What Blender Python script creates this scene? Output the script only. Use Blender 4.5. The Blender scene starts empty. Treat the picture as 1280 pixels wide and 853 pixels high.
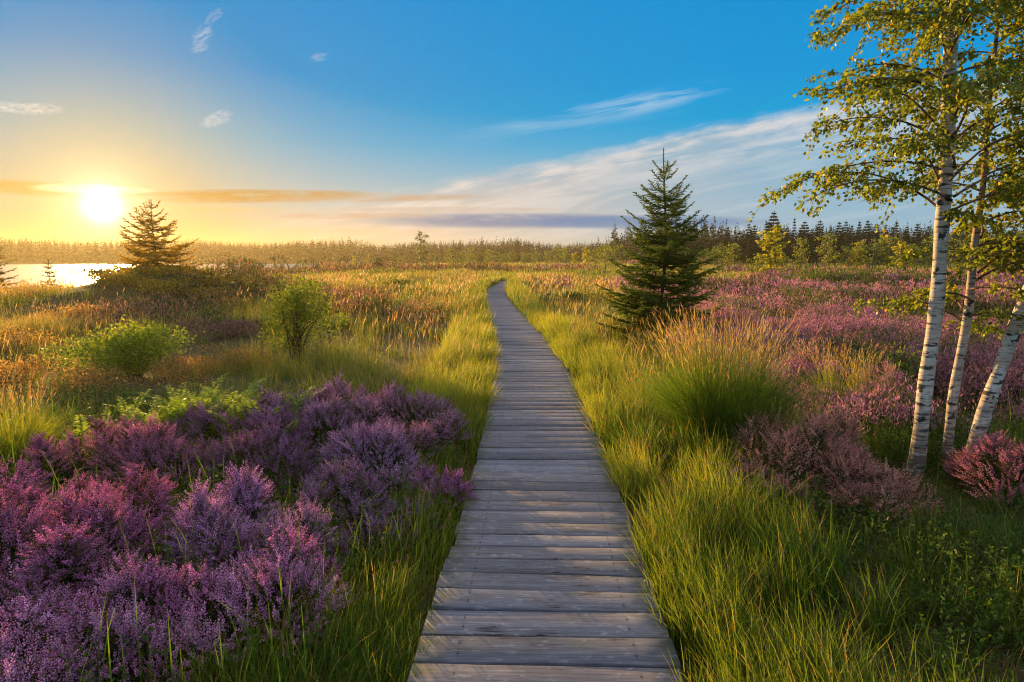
import bpy, math
import numpy as np
from mathutils import Vector

R_ = math.radians
sc = bpy.context.scene
COL = sc.collection
rng = np.random.default_rng(7)

# ------------------------------------------------------------------ camera
F = 780.0
PITCH = R_(7.63)
CZ = 1.90
cam = bpy.data.cameras.new('camera')
camo = bpy.data.objects.new('camera', cam)
COL.objects.link(camo)
sc.camera = camo
cam.sensor_width = 36.0
cam.lens = 36.0 * F / 1280.0
cam.clip_start = 0.05
cam.clip_end = 5000
camo.location = (0, 0, CZ)
camo.rotation_euler = (R_(90) - PITCH, 0, 0)
_c, _s = math.cos(PITCH), math.sin(PITCH)


def ray(px, py):
    dx, dy = (px - 640) / F, (426.5 - py) / F
    return np.array([dx, _c + dy * _s, -_s + dy * _c])


def onz(px, py, z):
    """the point at height z seen at a place of the photograph"""
    d = ray(px, py)
    t = (z - CZ) / d[2]
    return np.array([0, 0, CZ]) + t * d


def ony(px, py, Y):
    """the point at distance Y seen at a place of the photograph"""
    d = ray(px, py)
    t = Y / d[1]
    return np.array([0, 0, CZ]) + t * d


# ------------------------------------------------------------------ numpy noise
def _hash(ix, iy, seed):
    n = (ix.astype(np.int64) * 374761393 + iy.astype(np.int64) * 668265263 + seed * 1442695041) & 0x7fffffff
    n = ((n ^ (n >> 13)) * 1274126177) & 0x7fffffff
    n = (n ^ (n >> 16)) & 0xffffff
    return n / float(0xffffff)


def vnoise(x, y, seed=0):
    x = np.asarray(x, float); y = np.asarray(y, float)
    ix, iy = np.floor(x), np.floor(y)
    fx, fy = x - ix, y - iy
    fx = fx * fx * (3 - 2 * fx); fy = fy * fy * (3 - 2 * fy)
    a = _hash(ix, iy, seed); b = _hash(ix + 1, iy, seed)
    c = _hash(ix, iy + 1, seed); d = _hash(ix + 1, iy + 1, seed)
    return (a + (b - a) * fx) * (1 - fy) + (c + (d - c) * fx) * fy


def fbm(x, y, seed=0, oct=3):
    s, a, t = 0, 1.0, 0
    for k in range(oct):
        s = s + a * vnoise(np.asarray(x) * 2 ** k, np.asarray(y) * 2 ** k, seed + k * 17)
        t += a; a *= .5
    return s / t


def smooth(a, b, x):
    t = np.clip((np.asarray(x, float) - a) / (b - a), 0, 1)
    return t * t * (3 - 2 * t)


# ------------------------------------------------------------------ terrain
MOUND = ony(212, 345, 26.0)[:2]


def lake_s(x, y):
    """positive inside the lake, roughly in metres from the shore"""
    w = (fbm(x * .05, y * .05, 91) - .5) * 14 + (fbm(x * .4, y * .4, 92) - .5) * 2
    shore = np.interp(y, [0, 44, 54, 97, 150, 185, 222, 300], [-90, -31.5, -30.5, -43, -46, -42, -22, -22])
    s1 = shore - x + w * smooth(60, 120, y)
    s2 = (y - 45) + w * .35
    s3 = 246 - y + w
    return np.minimum(np.minimum(s1, s2), s3)


def ground(x, y):
    x = np.asarray(x, float); y = np.asarray(y, float)
    d = np.hypot(x, y)
    far = smooth(8, 30, d)
    z = (fbm(x * .22, y * .22, 3) - .5) * (.14 + .40 * far)
    z = z + (fbm(x * .9, y * .9, 5) - .5) * (.08 + .10 * far)
    r = np.hypot((x - MOUND[0]) / 5.7, (y - MOUND[1]) / 4.9)
    z = z + 1.32 * np.exp(-r ** 2 * 1.5)
    z = z + smooth(60, 130, y) * smooth(10, 45, x) * .5
    s = lake_s(x, y)
    z = z - .55 * smooth(-26, -1, s) * smooth(18, 45, d)
    z = np.where(s > -26, z * (1 - .75 * smooth(-12, -2, s)) - .12 * smooth(-12, -2, s), z) - .9 * smooth(-1.5, 5, s)
    return z


# ------------------------------------------------------------------ boardwalk centre line
CP = [(681, 853), (681, 730), (681, 629), (677, 556), (670, 493), (661, 447), (648.5, 420), (640, 407), (624, 380), (619, 370), (622, 361), (634, 352), (660, 347.5)]
cpw = np.array([onz(px, py, .2)[:2] for px, py in CP])
cpw = np.vstack([[cpw[0][0] - .02, -1.2], [cpw[0][0] - .01, .8], cpw])
yy = np.linspace(-1.2, cpw[-1][1], 900)
xx = np.interp(yy, cpw[:, 1], cpw[:, 0])
for _ in range(2):
    k = 25
    xx = np.convolve(np.pad(xx, k // 2, mode='edge'), np.ones(k) / k, mode='valid')
PATHX = lambda y: np.interp(y, yy, xx)
PATH_END = yy[-1]
HW = .56


def path_dist(x, y):
    """signed sideways distance from the boardwalk centre"""
    return np.asarray(x) - PATHX(y) + 99.0 * (np.asarray(y) > PATH_END + .3)


# ------------------------------------------------------------------ mesh helpers
class Geo:
    def __init__(s):
        s.v, s.f, s.c, s.n, s.x = [], [], [], 0, []

    def add(s, v, f, c, x=None):
        v = np.asarray(v, np.float32).reshape(-1, 3)
        f = np.asarray(f, np.int64).reshape(-1, 3)
        c = np.asarray(c, np.float32)
        if c.ndim == 1:
            c = np.tile(c, (len(v), 1))
        s.v.append(v); s.f.append(f + s.n); s.c.append(c.reshape(-1, 3)); s.n += len(v)
        if x is not None:
            s.x.append(np.asarray(x, np.float32).reshape(-1, 3))

    def mesh(s, name, mat, smoothf=False):
        v = np.concatenate(s.v); f = np.concatenate(s.f).astype(np.int32); c = np.concatenate(s.c)
        me = bpy.data.meshes.new(name)
        me.vertices.add(len(v)); me.vertices.foreach_set('co', v.ravel())
        me.loops.add(f.size); me.loops.foreach_set('vertex_index', f.ravel())
        me.polygons.add(len(f)); me.polygons.foreach_set('loop_start', np.arange(0, f.size, 3, dtype=np.int32))
        if smoothf:
            me.polygons.foreach_set('use_smooth', np.ones(len(f), bool))
        a = me.attributes.new('Col', 'FLOAT_COLOR', 'POINT')
        a.data.foreach_set('color', np.hstack([c, np.ones((len(c), 1), np.float32)]).ravel())
        if s.x:
            a = me.attributes.new('Pc', 'FLOAT_VECTOR', 'POINT')
            a.data.foreach_set('vector', np.concatenate(s.x).ravel())
        me.materials.append(mat)
        me.update()
        return me


def link(name, me, parent=None):
    o = bpy.data.objects.new(name, me)
    COL.objects.link(o)
    if parent is not None:
        o.parent = parent
    return o


def tag(o, label=None, cat=None, group=None, kind=None):
    if label: o['label'] = label
    if cat: o['category'] = cat
    if group: o['group'] = group
    if kind: o['kind'] = kind
    return o


def empty(name, loc, rz=0, s=1.0):
    o = bpy.data.objects.new(name, None)
    o.empty_display_size = .1
    COL.objects.link(o)
    o.location = loc; o.rotation_euler = (0, 0, rz); o.scale = (s, s, s) if np.isscalar(s) else s
    return o


def norm(a):
    return a / np.maximum(np.linalg.norm(a, axis=-1, keepdims=True), 1e-9)


def blades(g, P, az, h, w, lean, cb, ct, seg=3, curl=.12, power=1.8, roll=None, tipw=0.0):
    """grass blades: tapered curved strips. cb, ct: colours at foot and tip"""
    n = len(P)
    if n == 0: return
    az = np.broadcast_to(az, n); h = np.broadcast_to(h, n); w = np.broadcast_to(w, n); lean = np.broadcast_to(lean, n)
    d = np.stack([np.cos(az), np.sin(az), np.zeros(n)], 1)
    rl = rng.uniform(0, 2 * np.pi, n) if roll is None else np.broadcast_to(roll, n)
    sd = np.stack([np.cos(rl), np.sin(rl), np.zeros(n)], 1)
    V, C = [], []
    for k in range(seg):
        s = k / seg
        p = P + d * (h * lean * s ** power)[:, None]
        p[:, 2] += h * (s - curl * lean * s * s * 1.5)
        ww = (w * (1 - .75 * s ** 1.6) * .5)[:, None]
        V += [p - sd * ww, p + sd * ww]
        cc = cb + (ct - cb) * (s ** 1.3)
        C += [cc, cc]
    p = P + d * (h * lean)[:, None]
    p[:, 2] += h * (1 - curl * lean * 1.5)
    V.append(p); C.append(ct)
    m = 2 * seg + 1
    V = np.stack(V, 1).reshape(-1, 3)
    C = np.stack([np.broadcast_to(c, (n, 3)) for c in C], 1).reshape(-1, 3)
    tri = []
    for k in range(seg - 1):
        a = 2 * k
        tri += [(a, a + 1, a + 3), (a, a + 3, a + 2)]
    tri.append((2 * seg - 2, 2 * seg - 1, 2 * seg))
    tri = np.array(tri)
    f = (np.arange(n) * m)[:, None, None] + tri[None]
    g.add(V, f, C)


def leaves(g, P, D, N, ln, w, col, fold=.18, simple=False):
    """leaf faces at P along D, facing N"""
    n = len(P)
    if n == 0: return
    D = norm(D); S = norm(np.cross(N, D)); Nn = np.cross(D, S)
    ln = np.broadcast_to(ln, n)[:, None]; w = np.broadcast_to(w, n)[:, None]
    if simple:
        V = [P, P + D * ln * .45 + S * w * .5 - Nn * w * fold, P + D * ln, P + D * ln * .45 - S * w * .5 - Nn * w * fold]
        tri = np.array([(0, 1, 2), (0, 2, 3)])
    else:
        V = [P, P + D * ln * .32 + S * w * .5 - Nn * w * fold, P + D * ln * .68 + S * w * .32 - Nn * w * fold * .6,
             P + D * ln - Nn * ln * .08, P + D * ln * .68 - S * w * .32 - Nn * w * fold * .6, P + D * ln * .32 - S * w * .5 - Nn * w * fold]
        tri = np.array([(0, 1, 5), (1, 2, 5), (2, 4, 5), (2, 3, 4)])
    m = len(V)
    V = np.stack(V, 1).reshape(-1, 3)
    C = np.repeat(np.broadcast_to(col, (n, 3)), m, 0)
    f = (np.arange(n) * m)[:, None, None] + tri[None]
    g.add(V, f, C)


def tube(g, pts, rad, col, sides=6, cap=True):
    pts = np.asarray(pts, float); rad = np.broadcast_to(rad, len(pts))
    T = norm(np.gradient(pts, axis=0))
    ref = np.array([1., 0, 0]) if abs(T[0][0]) < .8 else np.array([0, 1., 0])
    A = norm(np.cross(T, ref)); B = np.cross(T, A)
    a = np.linspace(0, 2 * np.pi, sides, endpoint=False)
    V = pts[:, None] + rad[:, None, None] * (np.cos(a)[None, :, None] * A[:, None] + np.sin(a)[None, :, None] * B[:, None])
    L = len(pts)
    f = []
    i = np.arange(L - 1)[:, None] * sides; j = np.arange(sides)[None]; j2 = (j + 1) % sides
    q = np.stack([i + j, i + j2, i + sides + j2, i + j, i + sides + j2, i + sides + j], -1).reshape(-1, 3)
    V = V.reshape(-1, 3)
    if cap:
        V = np.vstack([V, pts[-1:]])
        e = (L - 1) * sides
        q = np.vstack([q, [(e + k, e + (k + 1) % sides, L * sides) for k in range(sides)]])
    g.add(V, q, col)


def twigs(g, A, B, r, col):
    """many thin three-sided twigs from A to B"""
    n = len(A)
    T = norm(B - A); ref = np.tile([[0.31, .2, .93]], (n, 1))
    X = norm(np.cross(T, ref)); Y = np.cross(T, X)
    r = np.broadcast_to(r, n)[:, None]
    V = np.stack([A + X * r, A - X * r * .5 + Y * r * .87, A - X * r * .5 - Y * r * .87, B], 1).reshape(-1, 3)
    f = (np.arange(n) * 4)[:, None, None] + np.array([(0, 1, 3), (1, 2, 3), (2, 0, 3)])[None]
    g.add(V, f, col)


def mixc(a, b, t):
    t = np.asarray(t)[..., None]
    return np.asarray(a) * (1 - t) + np.asarray(b) * t


def jitter(c, n, amt=.18):
    return np.asarray(c)[None] * (1 + rng.normal(0, amt, (n, 1))) * (1 + rng.normal(0, amt * .35, (n, 3)))


def sphere_dirs(n):
    v = rng.normal(0, 1, (n, 3))
    return norm(v)


# ------------------------------------------------------------------ node helpers
class X:
    """a float or colour expression in a node tree"""
    nt = None

    def __init__(s, k): s.k = k

    @staticmethod
    def _in(node, i, v):
        if isinstance(v, X): X.nt.links.new(v.k, node.inputs[i])
        else: node.inputs[i].default_value = v

    @staticmethod
    def m(op, *a, clamp=False):
        nd = X.nt.nodes.new('ShaderNodeMath'); nd.operation = op; nd.use_clamp = clamp
        for i, v in enumerate(a): X._in(nd, i, v)
        return X(nd.outputs[0])

    def __add__(s, o): return X.m('ADD', s, o)
    __radd__ = __add__
    def __mul__(s, o): return X.m('MULTIPLY', s, o)
    __rmul__ = __mul__
    def __sub__(s, o): return X.m('SUBTRACT', s, o)
    def __rsub__(s, o): return X.m('SUBTRACT', o, s)
    def __truediv__(s, o): return X.m('DIVIDE', s, o)
    def __neg__(s): return X.m('MULTIPLY', s, -1.0)


def xss(a, b, v):
    """smoothstep from a to b"""
    nd = X.nt.nodes.new('ShaderNodeMapRange'); nd.interpolation_type = 'SMOOTHSTEP'
    if a > b:
        nd.inputs['From Min'].default_value = b; nd.inputs['From Max'].default_value = a
        nd.inputs['To Min'].default_value = 1; nd.inputs['To Max'].default_value = 0
    else:
        nd.inputs['From Min'].default_value = a; nd.inputs['From Max'].default_value = b
    X._in(nd, 0, v)
    return X(nd.outputs[0])


def xexp(v): return X.m('EXPONENT', v)
def xgauss(v, w): return xexp(-((v * (1 / w)) * (v * (1 / w))))


def xmix(t, a, b, mode='MIX'):
    nd = X.nt.nodes.new('ShaderNodeMix'); nd.data_type = 'RGBA'; nd.blend_type = mode
    for i, v in ((0, t), (6, a), (7, b)):
        if isinstance(v, (tuple, list)): nd.inputs[i].default_value = (*v, 1)
        else: X._in(nd, i, v)
    return X(nd.outputs[2])


def xvec(x, y, z):
    nd = X.nt.nodes.new('ShaderNodeCombineXYZ')
    for i, v in enumerate((x, y, z)): X._in(nd, i, v)
    return X(nd.outputs[0])


def xnoise(vec, scale, detail=4, rough=.55, dist=0.0):
    nd = X.nt.nodes.new('ShaderNodeTexNoise')
    X._in(nd, 0, vec)
    nd.inputs['Scale'].default_value = scale; nd.inputs['Detail'].default_value = detail
    nd.inputs['Roughness'].default_value = rough; nd.inputs['Distortion'].default_value = dist
    return X(nd.outputs[0])


def xramp(v, stops):
    nd = X.nt.nodes.new('ShaderNodeValToRGB'); X._in(nd, 0, v)
    e = nd.color_ramp.elements
    while len(e) < len(stops): e.new(.5)
    for k, (p, c) in enumerate(stops):
        e[k].position = p; e[k].color = (*c, 1)
    return X(nd.outputs[0])


def new_mat(name):
    m = bpy.data.materials.new(name); m.use_nodes = True
    nt = m.node_tree
    for n in list(nt.nodes): nt.nodes.remove(n)
    out = nt.nodes.new('ShaderNodeOutputMaterial')
    X.nt = nt
    return m, nt, out


def attr(nm, sock=0):
    nd = X.nt.nodes.new('ShaderNodeAttribute'); nd.attribute_name = nm
    return X(nd.outputs[sock])


def leaf_mat(name, trans=.5, rough=.5, spec=.25, tint=(1.0, 1.0, .8), gain=1.3):
    m, nt, out = new_mat(name)
    c = attr('Col')
    p = nt.nodes.new('ShaderNodeBsdfPrincipled')
    X._in(p, 0, c); p.inputs['Roughness'].default_value = rough; p.inputs['Specular IOR Level'].default_value = spec
    t = nt.nodes.new('ShaderNodeBsdfTranslucent')
    tc = xmix(1.0, c, tuple(v * gain for v in tint), 'MULTIPLY')
    X._in(t, 0, tc)
    mx = nt.nodes.new('ShaderNodeMixShader'); mx.inputs[0].default_value = trans
    nt.links.new(p.outputs[0], mx.inputs[1]); nt.links.new(t.outputs[0], mx.inputs[2])
    nt.links.new(mx.outputs[0], out.inputs[0])
    return m


M_GRASS = leaf_mat('grass_blades', .55, .45, .3, (1.05, 1.0, .6), 1.5)
M_HEATH_FL = leaf_mat('heather_flowers', .45, .7, .1, (1.1, .9, .95), 1.3)
M_HEATH_LF = leaf_mat('heather_leaves', .35, .6, .2, (1.0, 1.0, .6), 1.2)
M_BIRCH_LF = leaf_mat('birch_leaves', .55, .4, .35, (1.08, 1.05, .45), 1.45)
M_NEEDLE = leaf_mat('conifer_needles', .45, .5, .25, (1.0, 1.0, .6), 1.4)
M_WOOD = leaf_mat('far_needles', .10, .7, .1, (1.0, 1.0, .6), 1.0)
M_PINE = leaf_mat('pine_needles', .65, .5, .2, (1.1, .95, .5), 2.0)
M_SHRUB = leaf_mat('shrub_leaves', .5, .5, .25, (1.05, 1.05, .55), 1.5)


def bark_mat(name, base, dark, scale=8):
    m, nt, out = new_mat(name)
    tc = nt.nodes.new('ShaderNodeTexCoord')
    mp = nt.nodes.new('ShaderNodeMapping'); mp.inputs['Scale'].default_value = (1, 1, .25)
    nt.links.new(tc.outputs['Object'], mp.inputs[0])
    n = xnoise(X(mp.outputs[0]), scale, 5, .65)
    c = xramp(n, [(.35, dark), (.65, base)])
    p = nt.nodes.new('ShaderNodeBsdfPrincipled'); X._in(p, 0, c); p.inputs['Roughness'].default_value = .9
    p.inputs['Specular IOR Level'].default_value = .15
    b = nt.nodes.new('ShaderNodeBump'); b.inputs['Strength'].default_value = .5; b.inputs['Distance'].default_value = .01
    nt.links.new(n.k, b.inputs['Height']); nt.links.new(b.outputs[0], p.inputs['Normal'])
    nt.links.new(p.outputs[0], out.inputs[0])
    return m


M_BARK = bark_mat('conifer_bark', (.13, .085, .055), (.04, .027, .02), 30)
M_DEADWOOD = bark_mat('dead_wood', (.16, .12, .085), (.06, .045, .035), 20)


def birch_bark():
    m, nt, out = new_mat('birch_bark')
    tc = nt.nodes.new('ShaderNodeTexCoord'); ob = X(tc.outputs['Object'])
    sep = nt.nodes.new('ShaderNodeSeparateXYZ'); nt.links.new(ob.k, sep.inputs[0])
    x, y, z = (X(sep.outputs[i]) for i in range(3))
    fine = xnoise(xvec(x * 7.0, y * 7.0, z * 95.0), 1.0, 4, .6)          # thin sideways lenticels
    band = xnoise(xvec(x * 5.0, y * 5.0, z * 26.0), 1.0, 5, .62)         # broken dark bands
    blot = xnoise(xvec(x * 9.0, y * 9.0, z * 7.0), 1.0, 4, .6)
    white = xmix(xss(.35, .7, blot), (.48, .42, .34), (.66, .60, .51))
    tan = xmix(xss(.45, .62, xnoise(xvec(x * 6.0, y * 6.0, z * 12.0), 1.0, 3, .5)) * .75, white, (.50, .36, .25))
    base = xmix(xss(.54, .62, fine) * .8, tan, (.13, .10, .085))
    dk = xss(.545, .59, band) * xss(.38, .50, blot)
    col = xmix(dk * .95, base, (.03, .026, .024))
    low = xss(.95, .10, z + (blot - .5) * .8)                            # old rough bark at the foot
    scar = xnoise(xvec(x * 8.0, y * 8.0, z * 8.5 + 11.0), 1.0, 4, .55)
    col = xmix(xss(.615, .645, scar) * .95, col, (.026, .022, .02))
    col = xmix(low * xss(.38, .50, band) * .85, col, (.06, .05, .042))
    lim = attr('Col')
    col = xmix(1.0, col, lim, 'MULTIPLY')
    p = nt.nodes.new('ShaderNodeBsdfPrincipled'); X._in(p, 0, col)
    p.inputs['Roughness'].default_value = .75; p.inputs['Specular IOR Level'].default_value = .2
    b = nt.nodes.new('ShaderNodeBump'); b.inputs['Strength'].default_value = .6; b.inputs['Distance'].default_value = .006
    hh = (fine * -.5) + (band * -1.0)
    nt.links.new(hh.k, b.inputs['Height']); nt.links.new(b.outputs[0], p.inputs['Normal'])
    nt.links.new(p.outputs[0], out.inputs[0])
    return m


M_BIRCH = birch_bark()


def soil_mat():
    m, nt, out = new_mat('peat_soil')
    g = nt.nodes.new('ShaderNodeNewGeometry'); P = X(g.outputs['Position'])
    n1 = xnoise(P, .35, 5, .6); n2 = xnoise(P, 9.0, 5, .65); n3 = xnoise(P, 1.7, 4, .6)
    c = xramp(n2, [(.3, (.018, .014, .009)), (.5, (.045, .045, .016)), (.72, (.10, .085, .035))])
    c2 = xramp(n3, [(.35, (.05, .06, .018)), (.6, (.10, .075, .035))])
    c = xmix(xss(.4, .6, n1) * .6, c, c2)
    p = nt.nodes.new('ShaderNodeBsdfPrincipled'); X._in(p, 0, c); p.inputs['Roughness'].default_value = .95
    p.inputs['Specular IOR Level'].default_value = .1
    b = nt.nodes.new('ShaderNodeBump'); b.inputs['Strength'].default_value = .8; b.inputs['Distance'].default_value = .05
    nt.links.new(n2.k, b.inputs['Height']); nt.links.new(b.outputs[0], p.inputs['Normal'])
    nt.links.new(p.outputs[0], out.inputs[0])
    return m


def wood_mat():
    m, nt, out = new_mat('weathered_planks')
    pc = attr('Pc', 1)
    sep = nt.nodes.new('ShaderNodeSeparateXYZ'); nt.links.new(pc.k, sep.inputs[0])
    u, v, w = (X(sep.outputs[i]) for i in range(3))       # along the plank, across it, plank number
    o = w * 3.71
    grain = xnoise(xvec(u * 2.2 + o, v * 70.0, o), 1.0, 6, .68, .3)
    fine = xnoise(xvec(u * 9.0 + o, v * 260.0, o), 1.0, 3, .6)
    blot = xnoise(xvec(u * 3.0 + o, v * 7.0, o), 1.0, 5, .6)
    mot = xnoise(xvec(u * 16.0 + o, v * 30.0, o), 1.0, 4, .6)
    ck = xnoise(xvec(u * 1.3 + o, v * 26.0, o + 5.0), 1.0, 3, .5, .4)
    c = xramp(grain * .62 + fine * .38, [(.30, (.056, .054, .064)), (.5, (.145, .142, .165)), (.72, (.31, .305, .34))])
    c = xmix(xss(.42, .7, blot) * .55, c, (.125, .112, .110))
    c = xmix(xss(.56, .72, mot) * .35, c, (.44, .44, .48))
    crack = xss(.020, .004, X.m('ABSOLUTE', ck - .5)) * xss(.5, .62, blot)
    c = xmix(crack * .9, c, (.018, .015, .013))
    c = xmix(xss(.62, .74, xnoise(xvec(u * 5.0 + o, v * 9.0, o + 9.0), 1.0, 3, .5)) * .35, c, (.13, .15, .085))
    nu = X.m('ABSOLUTE', X.m('ABSOLUTE', u) - .385); nv = X.m('ABSOLUTE', X.m('ABSOLUTE', v) - .038)
    nail = xss(.0065, .0035, X.m('SQRT', nu * nu + nv * nv))
    stain = xss(.012, .0, nu) * xss(.05, .0, nv) * .35
    mossn = xnoise(xvec(u * 14.0 + o, v * 16.0, o + 2.0), 1.0, 4, .65)
    c = xmix(xss(.36, .56, X.m('ABSOLUTE', u)) * xss(.44, .62, mossn) * .7, c, (.055, .075, .025))
    c = xmix(xss(.60, .72, mossn) * .30, c, (.06, .05, .042))
    c = xmix(stain, c, (.05, .043, .04))
    c = xmix(nail, c, (.02, .018, .018))
    c = xmix(1.0, c, attr('Col'), 'MULTIPLY')
    p = nt.nodes.new('ShaderNodeBsdfPrincipled'); X._in(p, 0, c)
    p.inputs['Roughness'].default_value = .7; p.inputs['Specular IOR Level'].default_value = .3
    b = nt.nodes.new('ShaderNodeBump'); b.inputs['Strength'].default_value = .55; b.inputs['Distance'].default_value = .004
    hh = grain + fine * .5 - crack * 1.2
    nt.links.new(hh.k, b.inputs['Height']); nt.links.new(b.outputs[0], p.inputs['Normal'])
    nt.links.new(p.outputs[0], out.inputs[0])
    return m


# ------------------------------------------------------------------ sky, sun, haze
SUN_AZ, SUN_EL = R_(-32.8), R_(3.9)
SUN = (math.sin(SUN_AZ) * math.cos(SUN_EL), math.cos(SUN_AZ) * math.cos(SUN_EL), math.sin(SUN_EL))


def uv_of(px, py):
    d = ray(px, py)
    return d[0] / d[1], d[2] / d[1]


def build_world():
    w = bpy.data.worlds.new('World'); sc.world = w; w.use_nodes = True
    nt = w.node_tree; X.nt = nt
    bg = nt.nodes['Background']
    sky = nt.nodes.new('ShaderNodeTexSky'); sky.sky_type = 'NISHITA'; sky.sun_disc = False
    sky.sun_elevation = R_(7.2); sky.sun_rotation = SUN_AZ
    sky.air_density = 1.0; sky.dust_density = .4; sky.ozone_density = 4.0
    tc = nt.nodes.new('ShaderNodeTexCoord')
    sep = nt.nodes.new('ShaderNodeSeparateXYZ'); nt.links.new(tc.outputs['Generated'], sep.inputs[0])
    x, y, z = (X(sep.outputs[i]) for i in range(3))
    el = X.m('ARCSINE', z) * (180 / math.pi)
    dot = x * SUN[0] + y * SUN[1] + z * SUN[2]
    ang = X.m('ARCCOSINE', X.m('MINIMUM', dot, .999999)) * (180 / math.pi)
    azd = (X.m('ARCTAN2', x, y) * (180 / math.pi)) - math.degrees(SUN_AZ)
    # the Sky Texture, its sun glare held back the way the photograph's exposure does
    nis = X(sky.outputs[0])
    sepc = nt.nodes.new('ShaderNodeSeparateColor'); nt.links.new(nis.k, sepc.inputs[0])
    ch = [X(sepc.outputs[i]) * .1 for i in range(3)]
    ch = [c / (c * .9 + 1.0) for c in ch]
    cmb = nt.nodes.new('ShaderNodeCombineColor')
    for i in range(3): nt.links.new(ch[i].k, cmb.inputs[i])
    nis = X(cmb.outputs[0])
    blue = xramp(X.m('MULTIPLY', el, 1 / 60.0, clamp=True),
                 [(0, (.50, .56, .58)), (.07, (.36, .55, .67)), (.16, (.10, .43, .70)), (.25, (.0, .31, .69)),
                  (.37, (.0, .275, .67)), (.54, (.72, .74, .84)), (1, (1.0, .99, 1.05))])  # last two stops: bright whitish overhead, unseen, added as neutral fill on the ground
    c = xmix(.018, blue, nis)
    pale = xexp(-(ang * (1 / 10.0)) * (ang * (1 / 10.0)))
    c = xmix(pale * .36, c, (.62, .55, .36))
    hz = xexp(-(X.m('ABSOLUTE', el) * (1 / 4.6))) * xgauss(azd, 44.0)
    c = xmix(X.m('MINIMUM', hz * .95, .9), c, (.72, .47, .15))
    gold = xexp(-(ang * (1 / 6.5)))
    c = xmix(gold * .8, c, (.62, .40, .07))
    # clouds, drawn on the plane of directions u = x/y, v = z/y in front of the heath
    yf = X.m('MAXIMUM', y, .02)
    u = x / yf; v = z / yf
    front = xss(.05, .2, y)
    sl = .19
    a1 = u + v * sl; b1 = v - u * sl                      # along and across the big cirrus bank
    st1 = xnoise(xvec(a1 * 5.0, b1 * 46.0, 1.3), 1.0, 6, .6, .6)
    st2 = xnoise(xvec(a1 * 2.2, b1 * 14.0, 7.7), 1.0, 5, .6, .5)
    puff = xnoise(xvec(a1 * 22.0, b1 * 60.0, 3.1), 1.0, 5, .6)
    edge = .150 - b1 + (st2 - .5) * .05 + (puff - .5) * .018
    veil = xss(-.002, .028, edge) * xss(-.52, -.05, u) * xss(.0, .05, v)
    lit = xss(.095, .014, edge) * xss(.40, .62, st1 * .6 + puff * .4)
    streak = xss(.42, .66, st1)
    vc = xmix(xss(-.3, .55, u), (.66, .55, .46), (.30, .47, .60))
    vc = xmix(streak * .55, vc, xmix(xss(-.4, .6, u), (.95, .78, .62), (.50, .60, .68)))
    vc = xmix(lit * .8, vc, (.86, .76, .70))
    c = xmix(veil * xss(.15, .5, st2 * .5 + streak * .5 + .16) * .88 * front, c, vc)
    # thin upper wisp
    e2 = b1 - .197
    wisp = xgauss(e2 + (st2 - .5) * .03, .016) * xgauss(u - .16, .16) * xss(.40, .65, st1)
    c = xmix(wisp * .65 * front, c, (.62, .74, .82))

    def lens(pu, pv, ru, rv, slope, colr, amt, seed, rag=.5, sc_=(9.0, 60.0)):
        nonlocal c
        du = u - pu; dv = v - pv - du * slope
        n = xnoise(xvec(du * sc_[0], dv * sc_[1], seed), 1.0, 5, .6, .3)
        r2 = (du * (1 / ru)) * (du * (1 / ru)) + (dv * (1 / rv)) * (dv * (1 / rv))
        n2 = xnoise(xvec(du * sc_[0] * 3.1, dv * sc_[1] * 2.0, seed + 4.0), 1.0, 4, .65)
        k = xss(1.25, .15, r2 + (n - .5) * 2.4 * rag) * (xss(.50 - .2 / (rag + .3), .62, n * .5 + n2 * .5))
        c = xmix(k * amt * front, c, colr)

    def P(px, py): return uv_of(px, py)
    # long blue-grey bar low in the middle, then the gold-grey streaks by the sun
    lens(*P(640, 276), .24, .0135, 0.0, (.21, .27, .40), 1.0, 2.2, .12)
    lens(*P(800, 278), .22, .012, 0.0, (.14, .26, .45), .9, 6.2, .12)
    lens(*P(440, 270), .15, .006, .0, (.55, .42, .33), .8, 4.4, .5)
    lens(*P(330, 246), .19, .0105, .02, (.52, .32, .13), 1.0, 5.1, .3)
    lens(*P(30, 235), .17, .013, -.06, (.60, .36, .12), .9, 8.4, .3)
    lens(*P(470, 248), .19, .0065, .015, (.55, .40, .28), .85, 12.2, .45)
    lens(*P(560, 262), .20, .0045, .0, (.56, .45, .38), .7, 13.1, .5)
    lens(*P(420, 290), .22, .0035, .0, (.78, .55, .32), .5, 14.6, .5)
    lens(*P(250, 241), .14, .0045, .03, (.48, .29, .11), .8, 15.2, .5)
    lens(*P(240, 262), .16, .004, .0, (.75, .52, .24), .5, 8.9, .5)
    lens(*P(110, 236), .10, .008, -.03, (1.3, 1.05, .6), .9, 11.3, .7)
    for (px, py, ru, rv, s_, am) in ((25, 135, .055, .008, -.04, .6), (270, 149, .022, .010, .25, .45), (398, 71, .014, .007, .1, .3),
                                     (253, 44, .014, .012, .5, .35), (268, 20, .012, .008, .5, .3), (250, 60, .012, .006, .2, .3)):
        lens(*P(px, py), ru * 1.25, rv * 1.2, s_, (.92, .84, .76), am, px * .37, 1.2, (34.0, 120.0))
    # the sun itself, burnt out
    core = xexp(-((ang * (1 / 1.0)) * (ang * (1 / 1.0)))) * 2.6
    core = core + xexp(-(ang * (1 / 2.4))) * .9 + xexp(-(ang * (1 / 5.0))) * .16
    glow = xmix(xss(0, 9, ang), (1, .93, .72), (1.0, .62, .16))
    gl = xmix(1.0, glow, xvec(core, core, core), 'MULTIPLY')
    c = xmix(1.0, c, gl, 'ADD')
    # below the horizon, only the land's own dim tone reaches the light
    c = xmix(xss(-.5, -6, el), c, (.05, .05, .03))
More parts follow.
